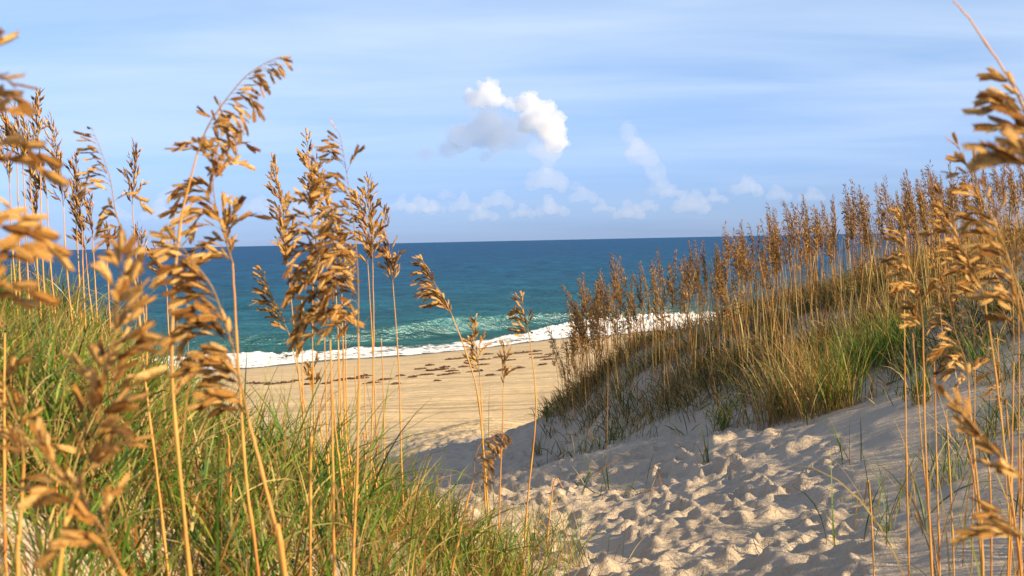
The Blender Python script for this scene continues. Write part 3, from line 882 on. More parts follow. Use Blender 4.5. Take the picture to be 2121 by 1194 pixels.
clump(1270, 915, 50, (0.18, 0.36), 0.06, 'dark tuft low on the shaded slope beside the path', 0.3, 0.6, 1.2, seed=10, pal=GREEN * 0.6)
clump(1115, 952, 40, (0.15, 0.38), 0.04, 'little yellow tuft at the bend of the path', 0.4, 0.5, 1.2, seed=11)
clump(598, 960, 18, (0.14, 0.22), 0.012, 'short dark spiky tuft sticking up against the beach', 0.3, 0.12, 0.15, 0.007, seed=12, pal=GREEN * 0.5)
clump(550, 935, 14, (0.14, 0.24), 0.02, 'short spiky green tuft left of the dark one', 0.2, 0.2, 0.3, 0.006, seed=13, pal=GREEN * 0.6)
clump(1110, 1180, 260, (0.25, 0.5), 0.16, 'fine green grass clump bowing over the path at the bottom', 0.35, 0.8, 1.9, 0.0035, seed=14)
clump(870, 1140, 320, (0.25, 0.5), 0.18, 'dense tangled reddish green clump at the bottom centre', 0.55, 0.9, 2.0, 0.004, seed=15)
clump(640, 1100, 320, (0.3, 0.6), 0.16, 'thick green clump at the foot of the centre oat stems', 0.15, 0.7, 1.6, 0.006, seed=16)

# ------------------------------------------------------------------ sea oats
def spikelet_near(seed):
    """a flat, pointed seed husk: a lens body with overlapping scales along both edges; length 1 along +Y"""
    r = np.random.default_rng(seed)
    V_, F_ = [], []
    ys = [0.0, 0.12, 0.42, 0.78, 1.0]; ws = [0.02, 0.09, 0.125, 0.075, 0.008]; zs = [0.01, 0.035, 0.05, 0.03, 0.004]
    for y, w, z in zip(ys, ws, zs): V_ += [(-w, y, 0), (0, y, z), (w, y, 0), (0, y, -z)]
    for k in range(4):
        for j in range(4): F_.append((k * 4 + j, k * 4 + (j + 1) % 4, (k + 1) * 4 + (j + 1) % 4, (k + 1) * 4 + j))
    for k in range(5):
        y = 0.04 + k * 0.155
        for s in (-1, 1):
            w = 0.135 * math.sin(math.pi * (0.22 + 0.62 * (y + 0.1))) + 0.035
            yy = y + (0.06 if s > 0 else 0.0); n = len(V_)
            zt = 0.05 * r.uniform(0.4, 1.2)
            V_ += [(0.0, yy, 0.045 * 1), (s * w * 0.75, yy + 0.12, zt * 0.9), (s * w * 1.12, yy + 0.33 + r.uniform(-0.02, 0.03), 0.004), (s * w * 0.35, yy + 0.24, -0.03)]
            F_.append((n, n + 1, n + 2, n + 3))
    return np.array(V_), np.array(F_)


def spikelet_far():
    V_ = np.array([(0, 0, 0), (-0.15, 0.42, 0), (0, 0.45, 0.06), (0.15, 0.42, 0), (0, 0.45, -0.06), (0, 1, 0)], float)
    F_ = np.array([(0, 2, 1), (0, 3, 2), (0, 4, 3), (0, 1, 4), (5, 1, 2), (5, 2, 3), (5, 3, 4), (5, 4, 1)])
    return V_, F_


GOLD = (0.44, 0.215, 0.052)
def husk_material():
    m, nt, out = new_mat('seed_husk'); t = NT(nt)
    pos = t.n('ShaderNodeTexCoord').outputs['Object']
    rnd = t.n('ShaderNodeObjectInfo').outputs['Random']
    c0 = t.ramp(rnd, [(0.0, (0.26, 0.105, 0.024)), (0.2, (0.48, 0.235, 0.055)), (0.55, (0.68, 0.39, 0.115)), (1.0, (0.84, 0.55, 0.21))])
    sx = t.n('ShaderNodeSeparateXYZ', {0: pos})
    vein = t.n('ShaderNodeTexWave', {'Vector': t.mapping(pos, (1, 0.55, 1), (0, 0, 0.5)), 'Scale': 6.5, 'Distortion': 1.5, 'Detail': 1.0})
    nz = t.noise(pos, 5.0, 4.0, 0.6)
    k = t.math('ADD', t.math('MULTIPLY', vein.outputs['Fac'], 0.35), t.math('MULTIPLY', nz, 0.9))
    k = t.math('ADD', k, 0.30)
    v = t.n('ShaderNodeVectorMath', {0: c0}, operation='SCALE'); t.link(k, v.inputs['Scale'])
    base = t.ramp(sx.outputs['Y'], [(0.0, (0.45, 0.34, 0.28)), (0.3, (1, 1, 1)), (0.85, (1.05, 1.05, 1.05)), (1.0, (0.65, 0.5, 0.4))])
    c = t._mix(1.0, v.outputs[0], base, 'MULTIPLY')
    bump = t.n('ShaderNodeBump', {'Height': vein.outputs['Fac'], 'Strength': 0.5, 'Distance': 0.02})
    pr = t.n('ShaderNodeBsdfPrincipled', {'Base Color': c, 'Roughness': 0.5, 'Specular IOR Level': 0.2, 'Normal': bump.outputs[0]})
    tr = t.n('ShaderNodeBsdfTranslucent', {'Color': c})
    mx = t.n('ShaderNodeMixShader', {0: 0.18, 1: pr.outputs[0], 2: tr.outputs[0]})
    t.link(mx.outputs[0], out.inputs[0])
    return m


M_HUSK = husk_material()
M_HUSK_FAR = plant_material('seed_husk_massed', True, transl=0.22, var=0.2, rough=0.6, objrand=True, noise_scale=30.0)


def stem_material():
    m, nt, out = new_mat('oat_stem'); t = NT(nt)
    pos = t.n('ShaderNodeTexCoord').outputs['Object']
    rnd = t.n('ShaderNodeObjectInfo').outputs['Random']
    v = t.n('ShaderNodeVectorMath', {0: t.mapping(pos, (1.2, 1.2, 2.6))}, operation='ADD')
    cb = t.n('ShaderNodeCombineXYZ', {'X': t.math('MULTIPLY', rnd, 50.0)}); t.link(cb.outputs[0], v.inputs[1])
    c = t.ramp(t.noise(v.outputs[0], 1.6, 3.0, 0.6), [(0.28, (0.42, 0.29, 0.05)), (0.42, (0.54, 0.29, 0.075)), (0.58, (0.50, 0.235, 0.055)), (0.76, (0.38, 0.11, 0.028))])
    pr = t.n('ShaderNodeBsdfPrincipled', {'Base Color': c, 'Roughness': 0.45, 'Specular IOR Level': 0.3})
    t.link(pr.outputs[0], out.inputs[0]); return m


M_STEM = stem_material()
M_LEAF = plant_material('dry_leaf', True, transl=0.35, var=0.2, rough=0.6, noise_scale=12.0)
SPK = []
for i in range(5):
    v, f = spikelet_near(i)
    me = make_mesh('spikelet', v, f, smooth=False); me.materials.append(M_HUSK); SPK.append(me)
SF_V, SF_F = spikelet_far()


def catmull(pts, n):
    pts = np.asarray(pts, float)
    if len(pts) == 2:
        t = np.linspace(0, 1, n)[:, None]; return pts[0] * (1 - t) + pts[1] * t
    Q = np.vstack([2 * pts[0] - pts[1], pts, 2 * pts[-1] - pts[-2]])
    t = np.linspace(0, len(pts) - 1 - 1e-6, n); i = t.astype(int); u = (t - i)[:, None]
    p0, p1, p2, p3 = Q[i], Q[i + 1], Q[i + 2], Q[i + 3]
    return 0.5 * ((2 * p1) + (p2 - p0) * u + (2 * p0 - 5 * p1 + 4 * p2 - p3) * u ** 2 + (3 * p1 - p0 - 3 * p2 + p3) * u ** 3)


def panicle(axis, rng, sway, droop, full, spk, blen, gap=None):
    """axis: points from the neck (0) to the tip (1). Returns branch polylines and spikelet frames."""
    L = np.linalg.norm(np.diff(axis, axis=0), axis=1).sum()
    nb = max(8, int(L / (gap or spk * 0.24) * full))
    ts = np.sort(np.clip((np.arange(nb) + rng.uniform(-0.3, 0.3, nb)) / nb, 0, 0.995))
    idx = ts * (len(axis) - 1); i = idx.astype(int); u = (idx - i)[:, None]
    base = axis[i] * (1 - u) + axis[np.minimum(i + 1, len(axis) - 1)] * u
    tan = norm(np.gradient(axis, axis=0))[i]
    br, sp = [], []
    sway = np.asarray(sway, float)
    for k in range(nb):
        t = ts[k]
        prof = (0.55 + 0.75 * math.sin(math.pi * min(1, (t * 0.8 + 0.18)))) * (1 - 0.5 * t ** 2)
        Lb = blen * prof * rng.uniform(0.65, 1.2)
        r = norm(rng.normal(size=3)); r = norm(r - tan[k] * (r @ tan[k]))
        sd = norm(r + sway * rng.uniform(0.5, 2.2))
        ph = rng.uniform(0.08, 0.36) + 0.45 * droop
        dirn = norm(tan[k] * math.cos(ph) + sd * math.sin(ph))
        ns = max(2, int(Lb / (spk * 0.30)))
        pts = [base[k]]; step = Lb / ns
        nrm = norm(np.cross(dirn, rng.normal(size=3)))
        for j in range(ns):
            dirn = norm(dirn + np.array([0, 0, -1]) * droop * 0.42 + sway * 0.10 + rng.normal(0, 0.06, 3))
            pts.append(pts[-1] + dirn * step)
            if j < 1 and rng.random() < 0.3: continue
            s = 1 if j % 2 else -1
            side = norm(np.cross(dirn, nrm))
            dd = norm(dirn + side * s * rng.uniform(0.10, 0.42) + np.array([0, 0, -0.2 * droop]) + rng.normal(0, 0.10, 3))
            zz = norm(nrm + rng.normal(0, 0.45, 3)); xx = norm(np.cross(dd, zz)); zz = np.cross(xx, dd); xx = xx * 0.84
            sp.append((pts[-1], xx, dd, zz, spk * rng.uniform(0.72, 1.18) * (1 - 0.25 * t)))
        while len(pts) < 6: pts.append(pts[-1] + dirn * 0.001)
        br.append(catmull(pts, 6))
    return np.array(br), sp


def head_mesh(axis, br, sp, rad, org, with_spk, tone=None, rng=None):
    Va, Fa = tubes([axis - org], [np.linspace(rad, rad * 0.3, len(axis))], 5)
    Vb, Fb = tubes(br - org, np.full(br.shape[:2], rad * 0.32), 3)
    parts = [(Va, Fa), (Vb, Fb + len(Va))]
    V_ = np.vstack([Va, Vb]); F_ = [Fa, Fb + len(Va)]
    cc = np.tile(np.array([0.45, 0.26, 0.08]) * (0.8 if tone is None else 0.6), (len(V_), 1))
    if with_spk:
        pos = np.array([s[0] for s in sp]) - org
        M = np.stack([np.array([s[1] for s in sp]), np.array([s[2] for s in sp]), np.array([s[3] for s in sp])], 1) * np.array([s[4] for s in sp])[:, None, None]
        VS = np.einsum('vk,nkc->nvc', SF_V, M) + pos[:, None]
        FS_ = (SF_F[None] + (np.arange(len(sp)) * len(SF_V))[:, None, None]).reshape(-1, 3) + len(V_)
        pc = tone[rng.integers(0, len(tone), len(sp))] * rng.uniform(0.7, 1.25, (len(sp), 1))
        V_ = np.vstack([V_, VS.reshape(-1, 3)]); F_ = F_ + [FS_]
        cc = np.vstack([cc, np.repeat(pc, len(SF_V), 0)])
    return V_, F_, cc


TONE_MID = np.array([[0.44, 0.24, 0.07], [0.34, 0.17, 0.045], [0.56, 0.35, 0.12], [0.20, 0.085, 0.025]])
TONE_RIDGE = np.array([[0.36, 0.195, 0.06], [0.26, 0.125, 0.036], [0.50, 0.31, 0.11], [0.13, 0.055, 0.02], [0.40, 0.23, 0.075]])
n_oats = 0


def dry_leaves(base, ax, rng, n, h, org):
    """long narrow blades that leave the stem low down and arch away"""
    X = np.full(n, base[0]) + rng.normal(0, 0.008, n); Y = np.full(n, base[1]) + rng.normal(0, 0.008, n)
    z = base[2] + rng.uniform(0.0, 0.35, n) * h
    V_, F_, cc = blades(X, Y, rng, (0.3 * h, 0.6 * h), 0.0045, 0.35, 1.8, 0.75, K=8, z=z)
    return V_ - org, F_, cc


def sea_oat(axis_px, stem_px, d, label, seed, sway=(-0.6, 0, 0), droop=0.5, full=1.0, spk=0.031, blen=0.085, srad=0.0026,
            group=None, near=True, tone=TONE_MID, base_px=None, leaves=2, zoff=None, head=True, gap=None):
    """axis_px: from tip to neck; stem_px: from neck downwards; all at forward distance d"""
    global n_oats; n_oats += 1
    rng = np.random.default_rng(seed)
    rs = random.Random(seed)
    if base_px is not None:
        d = d or hit(*base_px, 4.0, 24.0); stem_px = list(stem_px) + [base_px]
        if d < 5.9 and base_px[1] > 900: base_px = None
    A = [P(x, y, d) for x, y in axis_px][::-1]
    Sx = [P(x, y, d) for x, y in stem_px]
    neck = A[0]
    last = Sx[-1] if Sx else neck
    gz = float(height(np.array([last[0]]), np.array([last[1]]))[0])
    if base_px is None and last[2] > gz + 0.02:
        pv = Sx[-2] if len(Sx) > 1 else neck
        dz = last[2] - gz; sl = (last - pv) / max(0.05, abs(last[2] - pv[2]))
        b = last + np.array([sl[0] * dz * 0.7, 0.03, -dz]); gz = float(height(np.array([b[0]]), np.array([b[1]]))[0]); b[2] = gz
        Sx.append(b)
    Sx[-1] = np.array([Sx[-1][0], Sx[-1][1], gz - 0.02])
    # small bows in depth, so that the plant is not in one plane
    org = np.array([Sx[-1][0], Sx[-1][1], gz])
    stem = catmull([neck] + Sx, 22)
    bow = np.sin(np.linspace(0, math.pi, 22)) * rng.normal(0, 0.012); stem[:, 1] += bow
    root = link('sea_oat', None); root.location = org; root.empty_display_size = 0.05
    tag(root, label, 'sea oat', group)
    H = neck[2] - gz
    rad_ = np.linspace(srad * 0.6, srad * 1.2, 22) * np.where(np.isin(np.arange(22), [6, 11, 15, 18]), 1.45, 1.0)   # swollen nodes
    stem[1:-1] += rng.normal(0, 0.0004, (20, 3))
    Vs, Fs = tubes([stem - org], [rad_], 6)
    link('stem', make_mesh('stem', Vs, Fs), M_STEM, root)
    if leaves:
        V_, F_, cc = dry_leaves(org, None, rng, leaves, max(0.4, H), org)
        link('leaf_blade', make_mesh('leaf_blade', V_, F_, colors={'col': cc}), M_LEAF, root)
    if not head: return root
    axis = catmull(A, 24)
    axis[:, 1] += np.linspace(0, 1, 24) ** 2 * rng.normal(0, 0.02)
    br, sp = panicle(axis, rng, sway, droop, full, spk, blen, gap)
    if near:
        V_, F_, cc = head_mesh(axis, br, sp, srad * 0.6, org, False)
        hd = link('seed_head', make_mesh('seed_head', V_, F_, colors={'col': cc}), M_HUSK_FAR, root)
        if len(sp) > 290: sp = [sp[q] for q in sorted(rng.choice(len(sp), 290, replace=False))]
        wide = 1.25 if d < 2.3 else 1.05
        for (p, xx, dd, zz, s) in sp:
            xx = xx * wide
            o = bpy.data.objects.new('spikelet', rs.choice(SPK)); COL.objects.link(o); o.parent = hd
            q = p - org
            o.matrix_basis = Matrix(((xx[0] * s, dd[0] * s, zz[0] * s, q[0]), (xx[1] * s, dd[1] * s, zz[1] * s, q[1]), (xx[2] * s, dd[2] * s, zz[2] * s, q[2]), (0, 0, 0, 1)))
    else:
        V_, F_, cc = head_mesh(axis, br, sp, srad * 0.6, org, True, tone, rng)
        link('seed_head', make_mesh('seed_head', V_, F_, smooth=False, colors={'col': cc}), M_HUSK_FAR, root)
    return root


# --- the blurred ones right in front of the lens
sea_oat([(-75, 20), (-60, 160), (-55, 320), (-50, 500), (-55, 640)], [(-65, 800), (-70, 1194)], 1.45, 'large blurred golden oat head cut by the left frame edge', 1, (1.0, 0, -0.1), 0.55, 0.42, blen=0.065)
sea_oat([(250, 520), (245, 600), (235, 700), (215, 800), (195, 900), (170, 990)], [(140, 1080), (120, 1194)], 1.6, 'biggest blurred drooping oat head in the left foreground', 2, (0.35, -0.2, -0.1), 0.5, 1.5, blen=0.034, spk=0.036)
sea_oat([(70, 900), (110, 960), (160, 1030), (205, 1090), (245, 1170)], [(265, 1260), (270, 1500)], 1.45, 'blurred golden oat head low in the left corner, leaning left', 3, (0.3, 0, -0.2), 0.5, 1.1, blen=0.038)
sea_oat([(-5, 740), (15, 800), (40, 880), (50, 960)], [(45, 1100), (40, 1194)], 1.9, 'blurred drooping oat head at the left frame edge above the corner', 4, (-0.3, 0, -0.2), 0.6, 0.9, blen=0.045)
sea_oat([(372, 492), (400, 535), (440, 590), (462, 650), (485, 730), (500, 800), (515, 870)], [(540, 960), (575, 1100), (592, 1194)], 2.1, 'golden oat head drooping left in soft focus before the surf', 5, (-1.0, 0, -0.1), 0.6, 1.05, blen=0.065, srad=0.0032, spk=0.033)
# --- the arching one and its neighbours
sea_oat([(578, 114), (545, 130), (505, 160), (465, 210), (432, 260), (408, 320)], [(385, 400), (368, 480), (357, 600), (352, 740), (362, 900), (392, 1194)], 2.4, 'tall arching oat bending right over the horizon, its tip highest', 6, (0.9, 0, -0.7), 0.8, 0.62, blen=0.040, srad=0.0026, spk=0.024)
sea_oat([(462, 238), (452, 290), (440, 350), (445, 420), (465, 490), (482, 545)], [(487, 640), (497, 800), (510, 1000), (535, 1194)], 2.6, 'dense golden oat head drooping beside the arching stem', 7, (-0.4, 0, -0.2), 0.5, 0.95, blen=0.075)
sea_oat([(188, 262), (208, 310), (228, 370), (240, 440), (262, 500)], [(285, 600), (305, 780), (330, 980), (352, 1194)], 3.1, 'loose golden oat head leaning left, left of the arching stem', 8, (-0.3, 0, -0.2), 0.65, 0.55, blen=0.06)
sea_oat([(703, 280), (714, 340), (728, 430), (738, 520), (742, 600), (742, 690)], [(744, 800), (740, 1000), (732, 1194)], 2.9, 'bright golden oat head in soft focus, front right of the centre cluster', 9, (-0.9, 0, -0.1), 0.6, 0.75, blen=0.085, srad=0.0026)
sea_oat([(640, 400), (650, 470), (662, 540), (672, 620), (684, 700)], [(688, 800), (692, 1000), (694, 1194)], 2.95, 'bright golden oat head in soft focus, front left of the centre cluster', 10, (-0.5, 0, -0.2), 0.65, 1.0, blen=0.08, srad=0.0026)
# --- right foreground
sea_oat([(1988, 300), (2015, 360), (2045, 430), (2080, 510), (2110, 600)], [(2135, 720), (2150, 1000), (2150, 1194)], 2.5, 'large blurred golden oat head leaning left near the right edge', 11, (-0.5, 0, -0.1), 0.5, 0.7, blen=0.042)
sea_oat([(2062, 425), (2080, 500), (2100, 590), (2120, 680)], [(2140, 800), (2145, 1194)], 2.3, 'blurred golden oat head behind the frame edge, below the large leaning one', 12, (-0.5, 0, -0.1), 0.5, 0.7, blen=0.042)
sea_oat([(1948, 395), (1965, 450), (1990, 505), (2022, 570), (2040, 620)], [(2065, 760), (2090, 950), (2120, 1194)], 3.1, 'soft brown oat head leaning left under the large blurred one', 13, (-0.5, 0, -0.1), 0.45, 0.8, blen=0.05)
sea_oat([(1862, 440), (1870, 500), (1885, 560), (1905, 620), (1912, 680)], [(1915, 800), (1922, 1000), (1932, 1194)], 3.4, 'dark shaded oat head standing left of the other blurred ones at the right', 14, (-0.4, 0, -0.1), 0.45, 0.8, blen=0.05)
sea_oat([(1955, 545), (1965, 610), (1980, 690), (2000, 750), (2006, 790)], [(2010, 900), (2025, 1060), (2032, 1194)], 3.2, 'bright golden oat head below the dark one, in front of the sand bank', 15, (-0.5, 0, -0.2), 0.6, 0.7, blen=0.05)
sea_oat([(2112, 150), (2132, 205), (2155, 270), (2170, 330)], [(2170, 500), (2180, 1194)], 1.8, 'dark blurred oat head cut by the frame at the top right', 16, (-0.6, 0, -0.1), 0.35, 0.9, blen=0.05)
sea_oat([(2095, 338), (2130, 342), (2170, 360), (2200, 420)], [(2220, 600), (2230, 1194)], 1.5, 'blurred sideways oat tip at the right edge before the dune skyline', 17, (-1.0, 0, 0.3), 0.1, 0.4, blen=0.05)
sea_oat([(1940, 800), (1985, 850), (2040, 910), (2095, 970), (2140, 1010)], [(2180, 1100), (2200, 1300)], 1.9, 'blurred brown oat head lying almost flat at the lower right', 18, (-0.3, 0, 0.2), 0.05, 0.5, blen=0.035)
sea_oat([(2085, 1070), (2105, 1095), (2140, 1130)], [(2170, 1194), (2190, 1400)], 1.7, 'small blurred golden oat tip in the lower right corner', 19, (-0.8, 0, -0.1), 0.3, 0.8, blen=0.04)
sea_oat([(1052, 905), (1030, 892), (1005, 905), (985, 945), (982, 990)], [(968, 1040), (950, 1120), (935, 1194)], 3.8, 'small hooked oat head nodding right over the trodden path', 20, (0.9, 0, -0.4), 0.8, 0.45, blen=0.05, spk=0.022, srad=0.0026)
sea_oat([(1955, -30), (1975, 2)], [(2010, 35), (2050, 88), (2088, 140), (2140, 250), (2190, 500), (2200, 1194)], 1.9, 'thin bare stalk arching in from the top right edge', 30, head=False, leaves=0, srad=0.0016)
sea_oat([(2062, 700), (2070, 760), (2078, 800), (2085, 850)], [(2095, 1000), (2090, 1194)], 3.6, 'small withered oat head among the stalks at the right edge', 31, (-0.3, 0, -0.3), 0.7, 0.3, blen=0.04)
for i, (px, ty, bx, d) in enumerate([(1890, 640, 1945, 4.4), (2020, 700, 2010, 4.6), (2065, 640, 2100, 4.3), (2110, 560, 2120, 4.1)]):
    sea_oat([(px - 8, ty), (px, ty + 50)], [((px + bx) / 2, 1000), (bx, 1194)], d, 'thin leafy dead stalk in the right foreground, %s' % ['left of the bright golden head', 'behind the bright golden head', 'right of the bright golden head', 'closest to the right edge'][i], 180 + i, head=False, leaves=4, srad=0.0022)
# --- the sharp cluster in the centre
cl = [([(566, 338), (578, 400), (590, 470), (597, 555)], [(612, 700)], (640, 965), 'sharp upright oat head, leftmost of the centre cluster', -0.25, 0.25, 1.0),
      ([(636, 288), (640, 340), (648, 400), (652, 440)], [(648, 700)], (655, 985), 'tall narrow dark oat head at the back of the centre cluster', -0.1, 0.2, 0.9),
      ([(655, 330), (664, 380), (680, 440), (690, 500)], [(700, 700)], (712, 985), 'narrow oat head just right of the tall dark one', -0.3, 0.35, 0.9),
      ([(764, 374), (764, 430), (770, 490), (772, 545)], [(774, 720)], (768, 985), 'dense brown oat head right of the bright soft focus ones', 0.1, 0.35, 1.1),
      ([(735, 398), (748, 430), (758, 480), (762, 550)], [(772, 740)], (782, 980), 'oat head leaning left against the dense brown one', -0.3, 0.4, 0.8),
      ([(793, 428), (800, 480), (810, 540), (814, 590)], [(826, 760)], (832, 955), 'slim oat head at the right end of the centre cluster', 0.0, 0.35, 0.8),
      ([(545, 556), (560, 600), (580, 650), (598, 690)], [(622, 790)], (660, 985), 'short oat head leaning left below the leftmost one', -0.5, 0.3, 0.6),
      ([(690, 440), (700, 500), (706, 560), (708, 610)], [(712, 760)], (722, 990), 'oat head hidden behind the two bright ones', 0.2, 0.4, 0.9),
      ([(648, 740), (650, 780), (650, 800), (650, 820)], [(650, 860)], (650, 990), 'small low oat head among the centre stems', 0.0, 0.2, 0.4)]
for i, (a, s, b, lab, sw, dr, fl) in enumerate(cl):
    sea_oat(a, s, 5.2 + 0.09 * (i * 5 % 7), lab, 40 + i, (sw, 0, 0), dr, fl * 1.05, base_px=b, blen=0.058, srad=0.0027, spk=0.037)
# lone ones right of the cluster
sea_oat([(877, 541), (892, 575), (915, 610), (937, 655)], [(965, 730), (990, 820), (1006, 990)], 6.3, 'lone golden oat head leaning left in front of the sea', 60, (-0.5, 0, -0.1), 0.35, 0.95, blen=0.085, spk=0.040, srad=0.0036)
sea_oat([(983, 660), (985, 700), (990, 740), (993, 772)], [(998, 850), (1004, 1010)], 6.6, 'small upright oat head next to the leaning golden one', 61, (-0.3, 0, 0), 0.4, 0.8, blen=0.05, spk=0.038, srad=0.003)
sea_oat([(1045, 716), (1047, 745), (1045, 775), (1043, 800)], [(1042, 860), (1036, 1000)], 6.6, 'small bare oat head over the brown seaweed', 62, (0.3, 0, 0), 0.3, 0.5, blen=0.075, spk=0.038, srad=0.003)
sea_oat([(1081, 613), (1084, 640), (1092, 675), (1098, 705)], [(1110, 850), (1092, 1050)], 6.2, 'narrow golden oat head overlapping the white surf', 63, (-0.4, 0, -0.1), 0.4, 0.8, blen=0.055, spk=0.038, srad=0.0032)
# --- left cluster on the rise
lc = [((10, 203), (35, 330), 'first of the tall oat heads at the left edge'), ((30, 220), (48, 350), 'tall oat head second from the left edge'), ((52, 248), (62, 378), 'brown oat head third from the left edge'),
      ((77, 192), (84, 322), 'tallest narrow oat head of the left group'), ((108, 246), (132, 428), 'long curved oat head right of the tallest one'), ((155, 325), (156, 440), 'upright dark oat head in the left group'),
      ((88, 335), (98, 412), 'pale shaggy oat head between the tall ones'), ((185, 412), (192, 492), 'short dark oat head above the green rise'), ((148, 415), (178, 525), 'golden oat head leaning left above the green rise'),
      ((170, 408), (170, 480), 'thin dark oat head behind the golden leaning one'), ((282, 306), (274, 425), 'solitary upright golden oat head right of the left group'), ((222, 480), (222, 540), 'small oat head crossing the horizon at the left'),
      ((322, 520), (346, 598), 'small pale oat head leaning left over the sea'), ((360, 446), (362, 516), 'short oat head beside the reddish arching stem'), ((286, 475), (290, 560), 'small faint oat head crossing the horizon right of the solitary one'),
      ((380, 540), (386, 600), 'tiny oat head over the sea next to the arching stem'), ((-4, 250), (20, 380), 'oat head half out of the frame at the left group'), ((66, 330), (75, 460), 'low brown oat head inside the left group')]
for i, (tp, nk, lab) in enumerate(lc):
    bx = nk[0] + 6 + (i * 37 % 25)
    by = float(np.interp(bx, [0, 200, 400], [700, 740, 850])) + (i * 53 % 60)
    mid = ((tp[0] + nk[0]) / 2 + (i % 3 - 1) * 4, (tp[1] + nk[1]) / 2)
    sea_oat([tp, mid, nk], [((nk[0] * 2 + bx) / 3, nk[1] * 0.6 + by * 0.4)], None, lab, 80 + i, (-0.25, 0, 0), 0.15, 1.15, base_px=(bx, by), blen=0.055, spk=0.044, srad=0.003, near=False, group='sea oats on the rise at the left')
# --- bare stalks
bare = [(640, 900, 3.2), (672, 640, 4.6), (700, 620, 4.9), (715, 600, 5.1), (735, 700, 5.3), (625, 560, 5.0), (690, 760, 4.4), (755, 720, 5.4), (790, 640, 5.6), (748, 850, 4.8), (710, 700, 4.7), (660, 760, 5.0)]
for i, (px, ty, d) in enumerate(bare):
    sea_oat([(px - 3, ty), (px, ty + 60)], [(px + 6, 900), (px + 4 + i % 4 * 6, 985)], d, 'bare golden stalk inside the centre cluster, with its top %s' % ['just under the white surf line', 'beside the left bright head', 'behind the left bright head', 'between the two bright heads', 'behind the right bright head', 'left of the bright heads', 'low under the bright heads', 'right of the bright heads', 'nearest the slim right head', 'lowest, over the brown seaweed', 'under the right bright head', 'over the teal water'][i], 120 + i,  head=False, leaves=1, srad=0.0028, group='bare oat stalks in the centre cluster')
for i, (px, ty, bx, d) in enumerate([(1872, 560, 1880, 4.2), (1788, 1000, 1808, 4.6), (1960, 800, 1975, 4.2), (2045, 900, 2050, 3.8), (2100, 700, 2085, 3.6), (2000, 860, 2030, 3.9), (1935, 700, 1945, 4.0), (2118, 860, 2105, 4.0)]):
    sea_oat([(px - 8, ty), (px, ty + 50)], [((px + bx) / 2, 1000), (bx, 1194)], d, 'bare reddish stalk at the lower right, %s from the left' % ['third', 'first and shortest', 'fifth', 'seventh', 'ninth', 'sixth', 'fourth', 'last'][i], 140 + i, head=False, leaves=2, srad=0.0028, group='bare oat stalks at the lower right')
for i, (px, ty, bx, d) in enumerate([(8, 640, 20, 2.6), (100, 870, 118, 3.0), (470, 850, 482, 3.6), (1165, 962, 1130, 7.0), (20, 700, 10, 3.3), (300, 560, 306, 4.0)]):
    sea_oat([(px, ty), (px + 2, ty + 50)], [((px + bx) / 2, 1000), (bx, 1194)], d, 'bare orange stalk rising %s' % ['from the grass in the left corner', 'behind the biggest blurred head', 'behind the head drooping before the surf', 'from the grass tip by the path', 'along the left frame edge', 'left of the arching oat'][i], 160 + i, head=False, leaves=1, srad=0.003, group='bare oat stalks at the left')

# --- the stand on the right dune: every plant of its own, copied from a set of patterns
def proto_oat(seed):
    rng = np.random.default_rng(seed)
    H = 1.0; pl = rng.uniform(0.34, 0.48)
    lean = rng.normal(-0.05, 0.06); ly = rng.normal(0, 0.04)
    z = np.array([0, 0.35, 0.7, H - pl]); st = catmull(np.stack([lean * 0.6 * z ** 2, ly * z ** 2, z], -1), 8)
    tipx = rng.uniform(-0.10, 0.02)
    A = [st[-1], st[-1] + np.array([lean * 0.3 + tipx * 0.2, ly * 0.3, pl * 0.5]), st[-1] + np.array([lean * 0.7 + tipx, ly * 0.6, pl])]
    axis = catmull(A, 12)
    tone = TONE_RIDGE if seed % 4 else TONE_MID * 0.85
    br, sp = panicle(axis, rng, (-0.35, 0, 0), rng.uniform(0.15, 0.6), 1.0, 0.044, rng.uniform(0.045, 0.07), gap=0.0105)
    st[0][2] = -0.06
    root = bpy.data.objects.new('sea_oat', None)
    V_, F_ = tubes([st], [np.linspace(0.0034, 0.0022, 8)], 4)
    ms = make_mesh('stem', V_, F_); ms.materials.append(M_STEM)
    o0 = np.zeros(3)
    V_, F_, cc = head_mesh(axis, br, sp, 0.0018, o0, True, tone, rng)
    mh = make_mesh('seed_head', V_, F_, smooth=False, colors={'col': cc}); mh.materials.append(M_HUSK_FAR)
    return ms, mh


